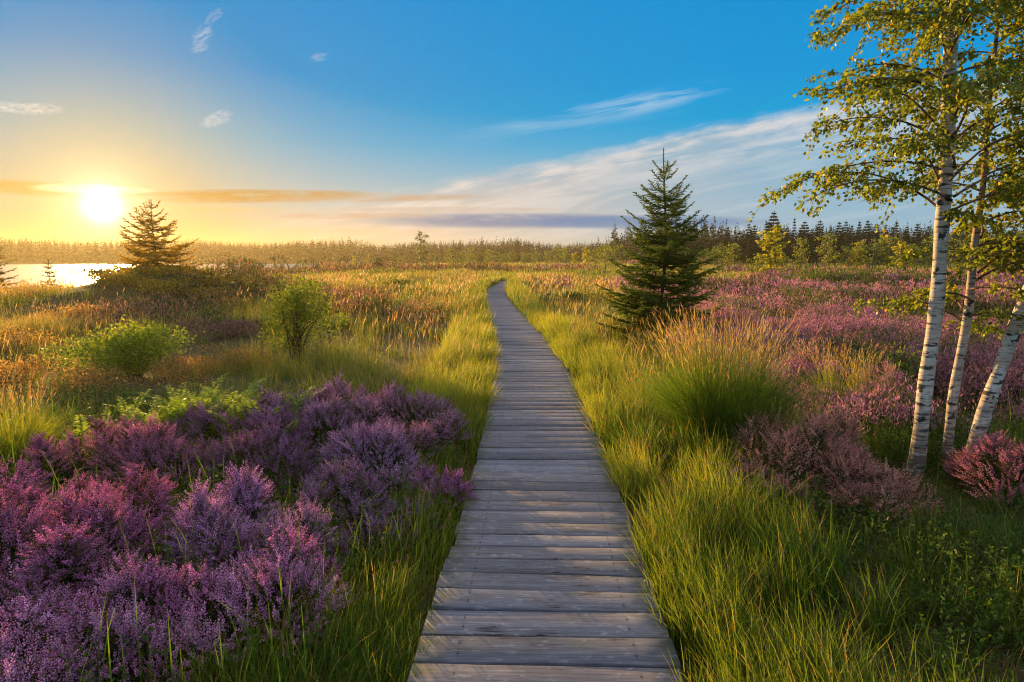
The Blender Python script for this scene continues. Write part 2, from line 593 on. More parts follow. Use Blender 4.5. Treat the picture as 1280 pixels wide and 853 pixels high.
    hs = nt.nodes.new('ShaderNodeHueSaturation'); hs.inputs['Saturation'].default_value = 1.13
    nt.links.new(c.k, hs.inputs['Color']); c = X(hs.outputs[0])
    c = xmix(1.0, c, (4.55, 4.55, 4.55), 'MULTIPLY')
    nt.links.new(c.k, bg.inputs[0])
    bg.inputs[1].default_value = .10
    w.cycles.sampling_method = 'MANUAL'; w.cycles.sample_map_resolution = 1024


build_world()
sun = bpy.data.lights.new('sun', 'SUN'); suno = bpy.data.objects.new('sun', sun); COL.objects.link(suno)
sun.energy = 5.0; sun.angle = R_(.6); sun.color = (1.0, .60, .215)
LAMP_EL = R_(7.2)
LAMP = (math.sin(SUN_AZ) * math.cos(LAMP_EL), math.cos(SUN_AZ) * math.cos(LAMP_EL), math.sin(LAMP_EL))
suno.rotation_euler = Vector(LAMP).to_track_quat('Z', 'Y').to_euler()
suno.location = (-40, 60, 30)


def build_haze():
    x0, x1, y0, y1, z0, z1 = -470, 470, -40, 430, -3.2, 15.2
    v = [(a, b, c) for a in (x0, x1) for b in (y0, y1) for c in (z0, z1)]
    f = [(0, 1, 3, 2), (4, 6, 7, 5), (0, 4, 5, 1), (2, 3, 7, 6), (0, 2, 6, 4), (1, 5, 7, 3)]
    me = bpy.data.meshes.new('haze'); me.from_pydata(v, [], f); me.update()
    m, nt, out = new_mat('haze')
    pv = nt.nodes.new('ShaderNodeVolumePrincipled')
    pv.inputs['Color'].default_value = (.95, .83, .50, 1)
    pv.inputs['Density'].default_value = .00030
    pv.inputs['Anisotropy'].default_value = .60
    nt.links.new(pv.outputs[0], out.inputs['Volume'])
    me.materials.append(m)
    tag(link('haze', me), 'thin golden morning haze hanging over the whole heath and lake', 'haze', kind='stuff')


build_haze()

# ------------------------------------------------------------------ ground and lake
def build_ground():
    xs = np.concatenate([-np.geomspace(460, 9, 70), np.linspace(-8.8, 8.8, 100), np.geomspace(9, 460, 70)])
    ys = np.concatenate([np.linspace(-34, -1.5, 12), np.linspace(-1.2, 16, 100), np.linspace(16.3, 60, 110), np.geomspace(61, 420, 110)])
    Xg, Yg = np.meshgrid(xs, ys)
    Z = ground(Xg, Yg)
    V = np.stack([Xg, Yg, Z], -1).reshape(-1, 3)
    nx = len(xs); i = np.arange(len(ys) - 1)[:, None] * nx; j = np.arange(nx - 1)[None]
    f = np.stack([i + j, i + j + 1, i + nx + j + 1, i + j, i + nx + j + 1, i + nx + j], -1).reshape(-1, 3)
    g = Geo(); g.add(V, f, (1, 1, 1))
    tag(link('ground', g.mesh('ground', soil_mat(), True)), 'dark peaty heath ground under the grass and heather', 'ground', kind='structure')
    # water sheet
    m, nt, out = new_mat('lake_water')
    geo = nt.nodes.new('ShaderNodeNewGeometry'); P_ = X(geo.outputs['Position'])
    p = nt.nodes.new('ShaderNodeBsdfPrincipled'); p.inputs[0].default_value = (.02, .025, .025, 1)
    p.inputs['Roughness'].default_value = .34; p.inputs['IOR'].default_value = 1.33
    b = nt.nodes.new('ShaderNodeBump'); b.inputs['Strength'].default_value = .5; b.inputs['Distance'].default_value = .05
    nt.links.new(xnoise(P_, 1.4, 3, .5).k, b.inputs['Height']); nt.links.new(b.outputs[0], p.inputs['Normal'])
    nt.links.new(p.outputs[0], out.inputs[0])
    g = Geo(); z = -.62
    g.add([(-400, 38, z), (0, 38, z), (0, 262, z), (-400, 262, z)], [(0, 1, 2), (0, 2, 3)], (1, 1, 1))
    tag(link('lake', g.mesh('lake', m)), 'calm lake shining white under the low sun', 'lake', kind='structure')


build_ground()


# ------------------------------------------------------------------ boardwalk
def build_boardwalk():
    g = Geo()
    y = -1.0; k = 0
    r = np.random.default_rng(21)
    while y < PATH_END - .3:
        wd = float(np.clip(r.normal(.163, .022), .12, .215))
        gap = r.uniform(.012, .020)
        yc = y + wd / 2
        xc = float(PATHX(yc)); ang = -math.atan(float(PATHX(yc + .3) - PATHX(yc - .3)) / .6) + r.normal(0, .004)
        e0, e1 = -HW + r.normal(0, .007), HW + r.normal(0, .007)
        zt = .2 + r.normal(0, .0022); th = .042; ch = .005
        tilt = r.normal(0, .006); cup = r.normal(0, .0015)
        NX = 9
        us = np.linspace(e0, e1, NX)
        prof = np.array([(-wd / 2, -th), (-wd / 2, -ch), (-wd / 2 + ch, 0), (0, 0), (wd / 2 - ch, 0), (wd / 2, -ch), (wd / 2, -th)])
        wob0 = np.cumsum(r.normal(0, .0009, NX)); wob1 = np.cumsum(r.normal(0, .0009, NX))
        V, PC = [], []
        for i, u in enumerate(us):
            for (pv, pz) in prof:
                vv = pv + (wob0[i] if pv < -wd / 2 + .02 else wob1[i] if pv > wd / 2 - .02 else 0)
                zz = zt + pz + tilt * u + (cup if abs(pv) < .001 else 0)
                V.append((xc + u * math.cos(ang) - vv * math.sin(ang), yc + u * math.sin(ang) + vv * math.cos(ang), zz))
                PC.append((u + pz, pv + pz * .7, k + .37))
        n = len(prof); fs = []
        for i in range(NX - 1):
            for j in range(n):
                j2 = (j + 1) % n
                a, b, c, d = i * n + j, i * n + j2, (i + 1) * n + j2, (i + 1) * n + j
                fs += [(a, c, b), (a, d, c)]
        for e, flip in ((0, False), ((NX - 1) * n, True)):
            for j in range(1, n - 1):
                t = (e, e + j, e + j + 1)
                fs.append(t if not flip else t[::-1])
        tone = float(np.clip(r.normal(.86, .15), .52, 1.2)); warm = r.normal(0, .03)
        g.add(V, fs, np.array((tone * (1 + warm), tone, tone * (1 - warm))), PC)
        y += wd + gap; k += 1
    bw = link('boardwalk', g.mesh('boardwalk', WOOD))
    tag(bw, 'weathered grey plank boardwalk winding away through the heath', 'boardwalk', kind='structure')
    # two bearers under the planks and the short posts that carry them
    ys = np.arange(-1.0, PATH_END - .4, .4)
    for side in (-.38, .38):
        b = Geo()
        xs = PATHX(ys) + side
        V, fs, PC = [], [], []
        for i, (a, c) in enumerate(zip(xs, ys)):
            for (dx, z) in ((-.04, .03), (.04, .03), (.04, .152), (-.04, .152)):
                V.append((a + dx, c, z)); PC.append((c, dx + z, 500 + side))
        for i in range(len(ys) - 1):
            for j in range(4):
                a, b2, c2, d2 = i * 4 + j, i * 4 + (j + 1) % 4, (i + 1) * 4 + (j + 1) % 4, (i + 1) * 4 + j
                fs += [(a, b2, c2), (a, c2, d2)]
        b.add(V, fs, (.6, .55, .5), PC)
        link('support_beam', b.mesh('support_beam', WOOD), bw)


WOOD = wood_mat()
build_boardwalk()
# ------------------------------------------------------------------ colours of plants (real base colours)
G_DARK = np.array((.036, .078, .010)); G_MID = np.array((.082, .150, .014)); G_YEL = np.array((.235, .245, .020))
STRAW = np.array((.40, .27, .085)); RUST = np.array((.24, .115, .05)); PINKSTRAW = np.array((.42, .24, .17))
HEATH_P = np.array((.58, .27, .50)); HEATH_L = np.array((.72, .47, .65)); HEATH_K = np.array((.62, .31, .34)); HEATH_B = np.array((.20, .11, .08))


def scatter(n, x0, x1, y0, y1, dens=None):
    """n random ground places in a rectangle, thinned by dens(x, y) in 0..1"""
    x = rng.uniform(x0, x1, n); y = rng.uniform(y0, y1, n)
    if dens is not None:
        k = rng.uniform(0, 1, n) < dens(x, y)
        x, y = x[k], y[k]
    return x, y


def on_ground(x, y, dz=0.0):
    return np.stack([x, y, ground(x, y) + dz], 1)


def in_view(x, y, m=1.12):
    """roughly inside the wedge the photograph shows, with a margin for a step aside"""
    return (np.abs(x) < (y + 1.2) * .82 * m + .5)


# ------------------------------------------------------------------ heather bushes
def heather_mesh(seed, rx, ry, H, nsp, fl, tipfl, leafc=(.040, .062, .014), spike=(.09, .17), bud=.0098, nbud=22, upright=.9, lumps=11):
    r = np.random.default_rng(seed)
    cx = r.uniform(-.62, .62, lumps) * rx; cy_ = r.uniform(-.62, .62, lumps) * ry; ch = r.uniform(.50, 1.0, lumps); cr = r.uniform(.30, .66, lumps)

    def top(x, y):
        h = np.zeros(len(x))
        for a, b, c, d in zip(cx, cy_, ch, cr):
            q = ((x - a) / (rx * d)) ** 2 + ((y - b) / (ry * d)) ** 2
            h = np.maximum(h, c * np.sqrt(np.maximum(0, 1 - q)))
        return h * (.74 + .50 * fbm(x * 7, y * 7, seed, 2))
    x = r.uniform(-1.1, 1.1, nsp * 4) * rx; y = r.uniform(-1.1, 1.1, nsp * 4) * ry
    h = top(x, y)
    e = .02
    gx = (top(x + e, y) - top(x - e, y)) / (2 * e) * H; gy = (top(x, y + e) - top(x, y - e)) / (2 * e) * H
    k = (h > .16) & (r.uniform(0, 1, len(x)) < np.clip(np.sqrt(1 + gx ** 2 + gy ** 2) / 3.2, .25, 1))
    x, y, h, gx, gy = (a[k][:nsp] for a in (x, y, h, gx, gy))
    n = len(x)
    N = norm(np.stack([-gx, -gy, np.ones(n) * (.7 + upright)], 1) + r.normal(0, .20, (n, 3)))
    tip = np.stack([x, y, h * H], 1) + N * r.uniform(-.02, .05, n)[:, None]
    L = r.uniform(*spike, n) * r.uniform(.7, 1.1, n)
    base = tip - N * L[:, None]
    base[:, 2] = np.maximum(base[:, 2], .02)
    root = np.stack([x * .55, y * .55, np.zeros(n)], 1)
    lf = Geo(); f = Geo()
    # woody stems
    ks = slice(None, None, 2)
    twigs(lf, root[ks], base[ks], .003, np.array((.05, .035, .022)))
    twigs(lf, base, tip, .0016, np.array((.07, .055, .025)))
    # tiny leaves along the stems under the flowers
    nl = 9 if leafc[1] < .1 else 16
    t = r.uniform(.30, 1.0, (n, nl))
    P = (root[:, None] + (base - root)[:, None] * t[..., None]).reshape(-1, 3) + r.normal(0, .012, (n * nl, 3))
    D = np.repeat(N, nl, 0) + r.normal(0, .55, (n * nl, 3))
    leaves(lf, P, D, sphere_dirs(n * nl), r.uniform(.022, .042, n * nl), r.uniform(.006, .011, n * nl), np.asarray(leafc)[None] * r.uniform(.55, 1.8, (n * nl, 1)) * (1 + r.normal(0, .08, (n * nl, 3))), simple=True)
    # buds: small tapered bells round each spike
    patch = fbm(x * 5 + seed, y * 5, seed + 3, 2)
    cs = mixc(fl, tipfl, np.clip(patch * 1.6 - .35 + r.normal(0, .16, n), 0, 1)) * r.uniform(.62, 1.3, (n, 1))
    faded = r.uniform(0, 1, n) < .10 + .25 * smooth(.62, .72, fbm(x * 6 + 3, y * 6, seed + 8, 2))
    cs[faded] = np.array((.17, .10, .055)) * r.uniform(.7, 1.3, (faded.sum(), 1))
    green = r.uniform(0, 1, n) < .08
    nb = nbud
    t = (np.arange(nb)[None] + r.uniform(0, 1, (n, nb))) / nb
    A = N[:, None] * np.ones((1, nb, 1))
    S = norm(np.cross(N, r.normal(0, 1, (n, 3)))); B = np.cross(N, S)
    ph = np.arange(nb)[None] * 2.4 + r.uniform(0, 6.3, (n, 1))
    out = S[:, None] * np.cos(ph)[..., None] + B[:, None] * np.sin(ph)[..., None]
    P = (base[:, None] + (tip - base)[:, None] * t[..., None] + out * .002).reshape(-1, 3)
    D = (out * (.78 - .45 * t[..., None]) + A * (.55 + .6 * t[..., None])).reshape(-1, 3)
    D = norm(D + r.normal(0, .15, D.shape))
    sz = (bud * (1.25 - .65 * t) * r.uniform(.75, 1.3, (n, nb))).reshape(-1)
    bc = np.repeat(cs, nb, 0) * r.uniform(.7, 1.3, (n * nb, 1)) * (1 + r.normal(0, .06, (n * nb, 3)))
    # green growing tips beyond the flowers on some
    tipk = ((t > .86) & (green[:, None])).reshape(-1)
    bc[tipk] = np.array((.16, .19, .05))
    S2 = norm(np.cross(D, r.normal(0, 1, D.shape))); B2 = np.cross(D, S2)
    q = sz[:, None]
    V = np.stack([P + D * q * .15, P + D * q * .75 + S2 * q * .42, P + D * q * .75 - S2 * q * .21 + B2 * q * .37, P + D * q * .75 - S2 * q * .21 - B2 * q * .37, P + D * q * 1.5], 1).reshape(-1, 3)
    tri = np.array([(0, 1, 2), (0, 2, 3), (0, 3, 1), (4, 2, 1), (4, 3, 2), (4, 1, 3)])
    m = len(P)
    f.add(V, (np.arange(m) * 5)[:, None, None] + tri[None], np.repeat(np.clip(bc, .005, .9), 5, 0))
    return lf.mesh('heather_foliage', M_HEATH_LF), f.mesh('heather_blossom', M_HEATH_FL)


def heather(px, py, H, rx, ry, seed, label, fl, tipfl, n=900, group='heather bushes', dz=0, **kw):
    p = onz(px, py, H * .92)
    z = float(ground(p[0], p[1]))
    rx *= 1.28; ry *= 1.28; H *= 1.10; n = int(n * 1.35)
    lf, f = heather_mesh(seed, rx, ry, H, n, np.asarray(fl), np.asarray(tipfl), **kw)
    e = empty('heather_bush', (p[0], p[1], z - .01 + dz))
    tag(e, label, 'heather', group)
    link('foliage', lf, e); link('blossom', f, e)
    HB.append((p[0], p[1], max(rx, ry)))


HB = []
P_, L_, K_ = HEATH_P, HEATH_L, HEATH_K
heather(252, 728, .40, .46, .40, 11, 'big lilac heather bush at the bottom edge left of the boardwalk', P_, L_, 1250)
heather(40, 655, .50, .52, .44, 12, 'broad sunlit purple heather bush at the left edge, pink along its top', P_, (.52, .25, .42), 1200)
heather(120, 622, .48, .34, .34, 13, 'purple heather bush with pink sunlit tips behind the big left-edge one', P_, (.55, .25, .40), 700)
heather(262, 618, .50, .30, .30, 14, 'pale violet upright heather bush in the middle of the left clump', (.50, .31, .58), L_, 800, upright=1.1, spike=(.13, .22))
heather(142, 538, .50, .44, .42, 15, 'round pink-topped heather bush at the far left of the clump', (.46, .21, .40), (.70, .38, .44), 900)
heather(215, 548, .44, .36, .36, 25, 'low dusky heather bush between the round pink-topped one and the dark one', (.36, .17, .32), (.55, .3, .4), 650)
heather(305, 505, .52, .58, .5, 16, 'dark heather bush with few flowers, deep shade at its foot', (.34, .19, .35), (.50, .29, .47), 950)
heather(410, 498, .50, .62, .5, 17, 'wide greyish-purple heather bush at the back of the left clump', (.42, .26, .43), (.60, .40, .57), 1100)
heather(510, 500, .46, .62, .5, 18, 'wide dusty-pink heather bush beside the boardwalk grass', (.43, .26, .41), (.62, .40, .52), 1050)
heather(460, 546, .46, .36, .34, 19, 'soft lilac heather bush in front of the wide back ones', (.46, .30, .50), (.62, .44, .62), 700, upright=.9)
heather(380, 664, .44, .17, .16, 20, 'small single pink heather bush standing alone in the grass', (.58, .27, .50), (.72, .40, .54), 260, upright=.9)
heather(548, 596, .34, .20, .20, 21, 'small purple heather bush touching the left edge of the boardwalk', P_, (.46, .2, .46), 330)
heather(12, 806, .36, .30, .30, 22, 'deep purple heather bush in the bottom left corner', P_, L_, 600)
heather(345, 560, .40, .40, .36, 26, 'dark low heather bush in the hollow of the left clump', (.26, .14, .26), (.42, .24, .40), 520)
heather(430, 600, .34, .30, .28, 29, 'low thin heather bush among grass in front of the soft lilac one', (.38, .22, .38), (.52, .34, .5), 380)
heather(330, 640, .36, .34, .30, 35, 'ragged violet heather bush filling the gap left of the small single pink one', (.44, .26, .46), L_, 560)
heather(470, 640, .30, .30, .26, 36, 'sparse dull heather bush in the grass between the clump and the boardwalk', (.34, .2, .34), (.48, .32, .46), 300)
heather(515, 532, .42, .34, .34, 37, 'dusty heather bush at the right end of the back row by the boardwalk', (.43, .26, .41), (.62, .40, .52), 520)
heather(-10, 740, .36, .36, .34, 40, 'deep lilac heather bush at the left edge above the corner one', P_, L_, 640)
heather(1098, 600, .34, .28, .26, 41, 'low salmon heather bush at the foot of the birch trunks', (.58, .31, .28), (.76, .49, .40), 380, leafc=(.095, .115, .022))
FIELD = 'heather bushes of the purple field on the right'
for i, (px, py, H, r_, lb) in enumerate(((985, 452, .55, .62, 'purple heather mound directly behind the tall grass tussock'), (1062, 462, .55, .60, 'rosy heather mound behind the wispy green grass tuft'),
                                         (1118, 438, .60, .66, 'tall pink heather mound just left of the largest birch trunk'), (930, 418, .55, .66, 'dusky purple heather mound beside the young spruce'),
                                         (1020, 412, .60, .80, 'broad lilac heather mound in the middle of the purple field'), (1230, 450, .55, .62, 'pink heather mound seen between the thin and leaning birches'),
                                         (1095, 400, .60, .85, 'wide pink heather mound at the back of the purple field'), (960, 394, .55, .75, 'purple heather mound at the back, right of the young spruce'))):
    heather(px, py, H, r_, r_ * .85, 600 + i, lb, mixc(HEATH_P, HEATH_K, i % 3 / 2.5), mixc(L_, (.76, .44, .48), (i + 1) % 3 / 2.2), 620, group=FIELD, nbud=13, bud=.014)
heather(140, 745, .34, .30, .28, 27, 'short violet heather bush between the bottom-edge bush and the left-edge one', P_, L_, 620)
heather(-40, 600, .46, .40, .36, 28, 'purple heather bush half out of the picture at the left edge', P_, (.5, .23, .4), 500)
heather(1010, 528, .58, .52, .46, 31, 'salmon-pink heather bush in front of the grass tussock', (.64, .34, .30), (.82, .54, .43), 720, upright=1.1, spike=(.12, .22), leafc=(.095, .115, .022))
heather(1080, 560, .50, .34, .32, 32, 'rusty pink heather bush left of the largest birch trunk', (.58, .31, .27), (.76, .49, .39), 380, upright=1.1, spike=(.12, .2), leafc=(.095, .115, .022))
heather(1262, 545, .50, .36, .36, 33, 'bright pink heather bush right of the leaning birch', (.62, .29, .37), (.78, .46, .48), 560, upright=.9, leafc=(.09, .11, .022))
heather(945, 585, .36, .26, .26, 34, 'low pale pink heather bush at the foot of the tussock', (.50, .27, .28), (.64, .42, .38), 330, leafc=(.095, .115, .022))


def clear_of_heather(x, y, k=.8):
    d = np.ones(len(x))
    for (a, b, r) in HB:
        d = np.minimum(d, smooth(k * .6, k, np.hypot(x - a, y - b) / r))
    return d


# ------------------------------------------------------------------ big grass tussock
BFEET = np.array([onz(1143, 597, 0)[:2], onz(1182, 597, 0)[:2], onz(1207, 597, 0)[:2]])


def at_birch(x, y):
    d = np.full(len(x), 9.0)
    for a, b in BFEET:
        d = np.minimum(d, np.hypot(x - a, (y - b + .22) * .75))
    return d


TUS = onz(900, 572, 0)[:2] + np.array([0.06, .2])


def tussock(name, xy, R, H, n, nhead, label, group=None, seed=0, c0=G_DARK, c1=G_MID, ct=STRAW):
    p = (xy[0], xy[1], float(ground(xy[0], xy[1])) - .02)
    e = tag(empty(name, p), label, 'grass tussock', group)
    g = Geo()
    a = rng.uniform(0, 2 * np.pi, n); r = np.sqrt(rng.uniform(0, 1, n)) * R * .35
    P = np.stack([np.cos(a) * r, np.sin(a) * r, np.zeros(n)], 1)
    az = a + rng.normal(0, .5, n)
    lean = np.clip(rng.normal(.46, .30, n), .03, 1.2)
    h = H * rng.uniform(.36, 1.0, n) * (.8 + .35 * vnoise(a * 2.2, np.full(n, seed + 3.3), 5))
    t = rng.uniform(0, 1, n)
    blades(g, P, az, h, rng.uniform(.0035, .0065, n), lean, mixc(c0, c1, t), mixc(c1, ct, np.clip(t * .1 + rng.normal(-.05, .13, n), 0, 1)), seg=5, curl=.30, power=1.7)
    link('leaf_tuft', g.mesh('leaf_tuft', M_GRASS), e)
    g = Geo()
    n = nhead
    a = rng.uniform(0, 2 * np.pi, n); r = np.sqrt(rng.uniform(0, 1, n)) * R * .3
    P = np.stack([np.cos(a) * r, np.sin(a) * r, np.zeros(n)], 1)
    h = H * rng.uniform(.78, 1.12, n); lean = np.abs(rng.normal(.20, .14, n)); az = a + rng.normal(0, .4, n)
    blades(g, P, az, h, .0030, lean, jitter(G_MID, n), jitter((.22, .21, .045), n), seg=5, curl=.1, power=1.6)
    # the narrow flower panicle at the top of each stalk
    d = np.stack([np.cos(az), np.sin(az), np.zeros(n)], 1)
    top = P + d * (h * lean)[:, None]; top[:, 2] += h * (1 - .15 * lean)
    dirv = norm(d * (lean * 1.3)[:, None] + np.array([0, 0, 1.0]))
    cc = mixc((.34, .17, .12), (.34, .29, .08), rng.uniform(0, 1, n))
    for k in range(7):
        q = top - dirv * (H * .035 * k)
        D = dirv + rng.normal(0, .18, (n, 3))
        leaves(g, q, D, sphere_dirs(n), H * .07, .006, cc * rng.uniform(.7, 1.2, (n, 1)), simple=True)
    link('seed_heads', g.mesh('seed_heads', M_GRASS), e)
    return e


tussock('grass_tussock', TUS, 1.05, 1.30, 8500, 360, 'tall dark green grass tussock with straw seed stalks right of the boardwalk')
tussock('grass_tussock', TUS + np.array([-.50, .95]), .55, .74, 1300, 50, 'smaller yellow-green tussock leaning on the big one towards the spruce', c0=G_MID, c1=G_YEL)
tussock('grass_tussock', onz(700, 700, 0)[:2] + np.array([1.95, 1.6]), .55, .62, 900, 60, 'loose rusty grass tuft between the pink heather and the birches', c0=G_MID, c1=G_YEL, ct=RUST)
tussock('grass_tussock', onz(20, 585, 0)[:2], .6, .72, 1300, 90, 'green reedy grass tuft at the left edge above the purple heather', c0=G_MID, c1=G_YEL)
tussock('grass_tussock', onz(1085, 530, 0)[:2], .5, .72, 800, 120, 'thin reddish grass tuft close to the left of the largest birch', c0=G_MID, c1=G_YEL, ct=RUST)
tussock('grass_tussock', onz(1045, 520, 0)[:2], .6, .86, 900, 90, 'wispy green grass tuft behind the salmon-pink heather', c0=G_MID, c1=G_YEL)

# ------------------------------------------------------------------ grass along the boardwalk and in the right corner
HR0 = np.array([(x, y) for x, y, r in HB])


def near_grass():
    g = Geo()
    # verges
    for side, wid, n in ((-1, 1.0, 30000), (1, 1.15, 46000)):
        u = rng.uniform(0, 1, n); y = 1.0 + 15.5 * rng.uniform(0, 1, n) ** 1.35
        off = HW + .0 + wid * rng.uniform(0, 1, n) ** 1.25
        x = PATHX(y) + side * off
        tus = fbm(x * 3.2, y * 3.2, 41, 2)
        k = rng.uniform(0, 1, n) < (.12 + 1.4 * smooth(.36, .6, tus)) * clear_of_heather(x, y, .75)
        k &= np.hypot(x - TUS[0], y - TUS[1]) > .75
        x, y, off, tus = x[k], y[k], off[k], tus[k]; n = len(x)
        near = off - HW
        h = rng.uniform(.26, .50, n) * (.75 + .5 * tus) * (.8 + .2 * smooth(0, .25, near)) * (1 + .25 * smooth(3, 7, y) * (side > 0))
        if side < 0: h *= .72 + .5 * smooth(5.5, 7.5, y)
        az = np.where(rng.uniform(0, 1, n) < .58, np.pi * (.0 if side < 0 else 1.0) + rng.normal(0, .8, n), rng.uniform(0, 6.3, n))
        lean = np.abs(rng.normal(.18, .17, n)) + .08
        t = np.clip(fbm(x * .9, y * .9, 42, 2) * 1.7 - .45 + smooth(5, 11, y) * .42 + rng.normal(0, .2, n) + (.02 if side > 0 else -.08) - .22 * smooth(5.5, 3.0, y) * (side > 0) - .3 * smooth(5.5, 3.5, y) * (side < 0), 0, 1)
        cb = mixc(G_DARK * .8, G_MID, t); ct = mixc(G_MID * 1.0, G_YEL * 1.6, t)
        dry = rng.uniform(0, 1, n) < .10 + .12 * t
        ct[dry] = jitter(STRAW, dry.sum()); cb[dry] = mixc(cb[dry], STRAW, .35)
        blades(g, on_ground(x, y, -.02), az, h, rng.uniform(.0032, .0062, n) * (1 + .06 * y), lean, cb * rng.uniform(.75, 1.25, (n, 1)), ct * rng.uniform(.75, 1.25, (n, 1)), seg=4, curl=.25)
    # the verges farther out, leaning over the planks
    n = 22000
    y = rng.uniform(15.5, min(58, PATH_END + 6), n); sd = np.where(rng.uniform(0, 1, n) < .5, -1, 1)
    x = PATHX(y) + sd * (HW - .04 + .9 * rng.uniform(0, 1, n) ** 1.4)
    x = np.where(y > PATH_END - 1, PATHX(PATH_END) + rng.uniform(-3, 3, n), x)
    t = np.clip(fbm(x * .5, y * .5, 45, 2) * 2.2 - .5 + rng.normal(0, .2, n), 0, 1)
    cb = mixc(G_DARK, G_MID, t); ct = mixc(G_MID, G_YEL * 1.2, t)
    dry = rng.uniform(0, 1, n) < .22
    ct[dry] = jitter(STRAW, dry.sum())
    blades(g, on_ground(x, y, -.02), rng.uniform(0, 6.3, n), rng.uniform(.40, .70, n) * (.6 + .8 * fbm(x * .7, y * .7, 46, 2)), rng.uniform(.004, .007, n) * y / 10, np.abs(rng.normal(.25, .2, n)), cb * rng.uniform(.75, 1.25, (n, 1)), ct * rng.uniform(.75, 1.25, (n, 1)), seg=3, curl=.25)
    # low grass and moss in the lower right, and under the left heather
    for (x0, x1, y0, y1, n, hh, bias) in ((1.5, 5.4, 1.5, 6.4, 50000, .27, .02), (-5.5, -.6, 1.4, 7.2, 20000, .24, -.05)):
        x, y = scatter(n, x0, x1, y0, y1)
        pd = np.abs(path_dist(x, y)) - HW
        tus = fbm(x * 2.6, y * 2.6, 47, 3)
        k = (pd > .12) & (rng.uniform(0, 1, len(x)) < .10 + 1.4 * smooth(.40, .60, tus)) & in_view(x, y)
        k &= rng.uniform(0, 1, len(x)) < .35 + .65 * clear_of_heather(x, y, .6)
        x, y, tus = x[k], y[k], tus[k]; n = len(x)
        h = rng.uniform(.5, 1.35, n) * hh * (.55 + tus) * (.28 + .72 * smooth(.2, .55, at_birch(x, y)))
        fl = fbm(x * .8 + 5, y * .8, 48, 2)
        az = fl * 9 + rng.normal(0, .9, n)
        t = np.clip(fbm(x * .7, y * .7, 49, 2) * 1.8 - .55 + bias + rng.normal(0, .22, n), 0, 1)
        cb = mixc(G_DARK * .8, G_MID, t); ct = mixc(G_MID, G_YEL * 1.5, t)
        dry = rng.uniform(0, 1, n) < .09
        ct[dry] = jitter(STRAW, dry.sum())
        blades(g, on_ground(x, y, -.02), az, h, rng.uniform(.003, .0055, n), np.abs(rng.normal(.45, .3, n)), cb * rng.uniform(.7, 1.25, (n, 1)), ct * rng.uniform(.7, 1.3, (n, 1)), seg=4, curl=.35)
    x, y = scatter(26000, -6, 6, 1.2, 9)
    k = (np.abs(path_dist(x, y)) > HW + .02) & in_view(x, y); x, y = x[k], y[k]; n = len(x)
    c = mixc((.20, .14, .06), (.36, .27, .11), rng.uniform(0, 1, n)) * rng.uniform(.6, 1.1, (n, 1))
    blades(g, on_ground(x, y, .01), rng.uniform(0, 6.3, n), rng.uniform(.05, .16, n), rng.uniform(.003, .005, n), rng.uniform(1.2, 2.6, n), c, c, seg=2, curl=.22)
    # stiff dark rushes in loose stands
    x, y = scatter(9000, -6, 6, 1.3, 9)
    k = (np.abs(path_dist(x, y)) > HW + .10) & in_view(x, y) & (rng.uniform(0, 1, len(x)) < smooth(.54, .66, fbm(x * 1.7 + 8, y * 1.7, 44, 2)) * clear_of_heather(x, y, .8))
    x, y = x[k], y[k]; n = len(x)
    c = mixc((.05, .11, .014), (.13, .22, .02), rng.uniform(0, 1, n)) * rng.uniform(.75, 1.25, (n, 1))
    blades(g, on_ground(x, y, -.02), rng.uniform(0, 6.3, n), rng.uniform(.35, .62, n), rng.uniform(.005, .0085, n), np.abs(rng.normal(.16, .12, n)), c * .7, c, seg=4, curl=.1, power=2.2)
    o = link('grass', g.mesh('verge_grass', M_GRASS))
    tag(o, 'long green and yellow grass along both edges of the boardwalk', 'grass', kind='stuff')


near_grass()


def undergrowth():
    """low leafy bilberry and herb cover close to the eye"""
    g = Geo()
    for (x0, x1, y0, y1, n) in ((1.3, 5.5, 1.6, 6.5, 15000), (-5.8, -.7, 1.4, 8.0, 11000)):
        x, y = scatter(n, x0, x1, y0, y1)
        c = fbm(x * 1.5, y * 1.5, 61, 3)
        k = (np.abs(path_dist(x, y)) > HW + .15) & in_view(x, y) & (rng.uniform(0, 1, len(x)) < smooth(.38, .6, c) + .12)
        x, y, c = x[k], y[k], c[k]; n = len(x)
        h = rng.uniform(.12, .33, n) * (.35 + .65 * smooth(.2, .55, at_birch(x, y)))
        B = on_ground(x, y); d = norm(np.stack([rng.normal(0, .35, n), rng.normal(0, .35, n), np.ones(n)], 1))
        T = B + d * h[:, None]
        twigs(g, B, T, .0022, np.array((.06, .05, .02)))
        m = 11
        t = rng.uniform(.3, 1.05, (n, m))
        P = (B[:, None] + (T - B)[:, None] * t[..., None]).reshape(-1, 3)
        D = norm(np.repeat(d, m, 0) * .5 + rng.normal(0, .7, (n * m, 3)))
        cc = np.repeat(mixc(G_DARK, (.10, .15, .022), np.clip(c * 1.5 - .4 + rng.normal(0, .2, n), 0, 1)), m, 0) * rng.uniform(.6, 1.4, (n * m, 1))
        leaves(g, P, D, norm(sphere_dirs(n * m) + np.array([0, 0, .8])), rng.uniform(.018, .034, n * m), rng.uniform(.009, .016, n * m), cc)
    tag(link('undergrowth', g.mesh('undergrowth', M_SHRUB)), 'small-leaved green undergrowth among the foreground grass', 'undergrowth', kind='stuff')


undergrowth()

# ------------------------------------------------------------------ meadow of tufted moor grass
SPRUCE = onz(821, 436, 0.0)[:2]


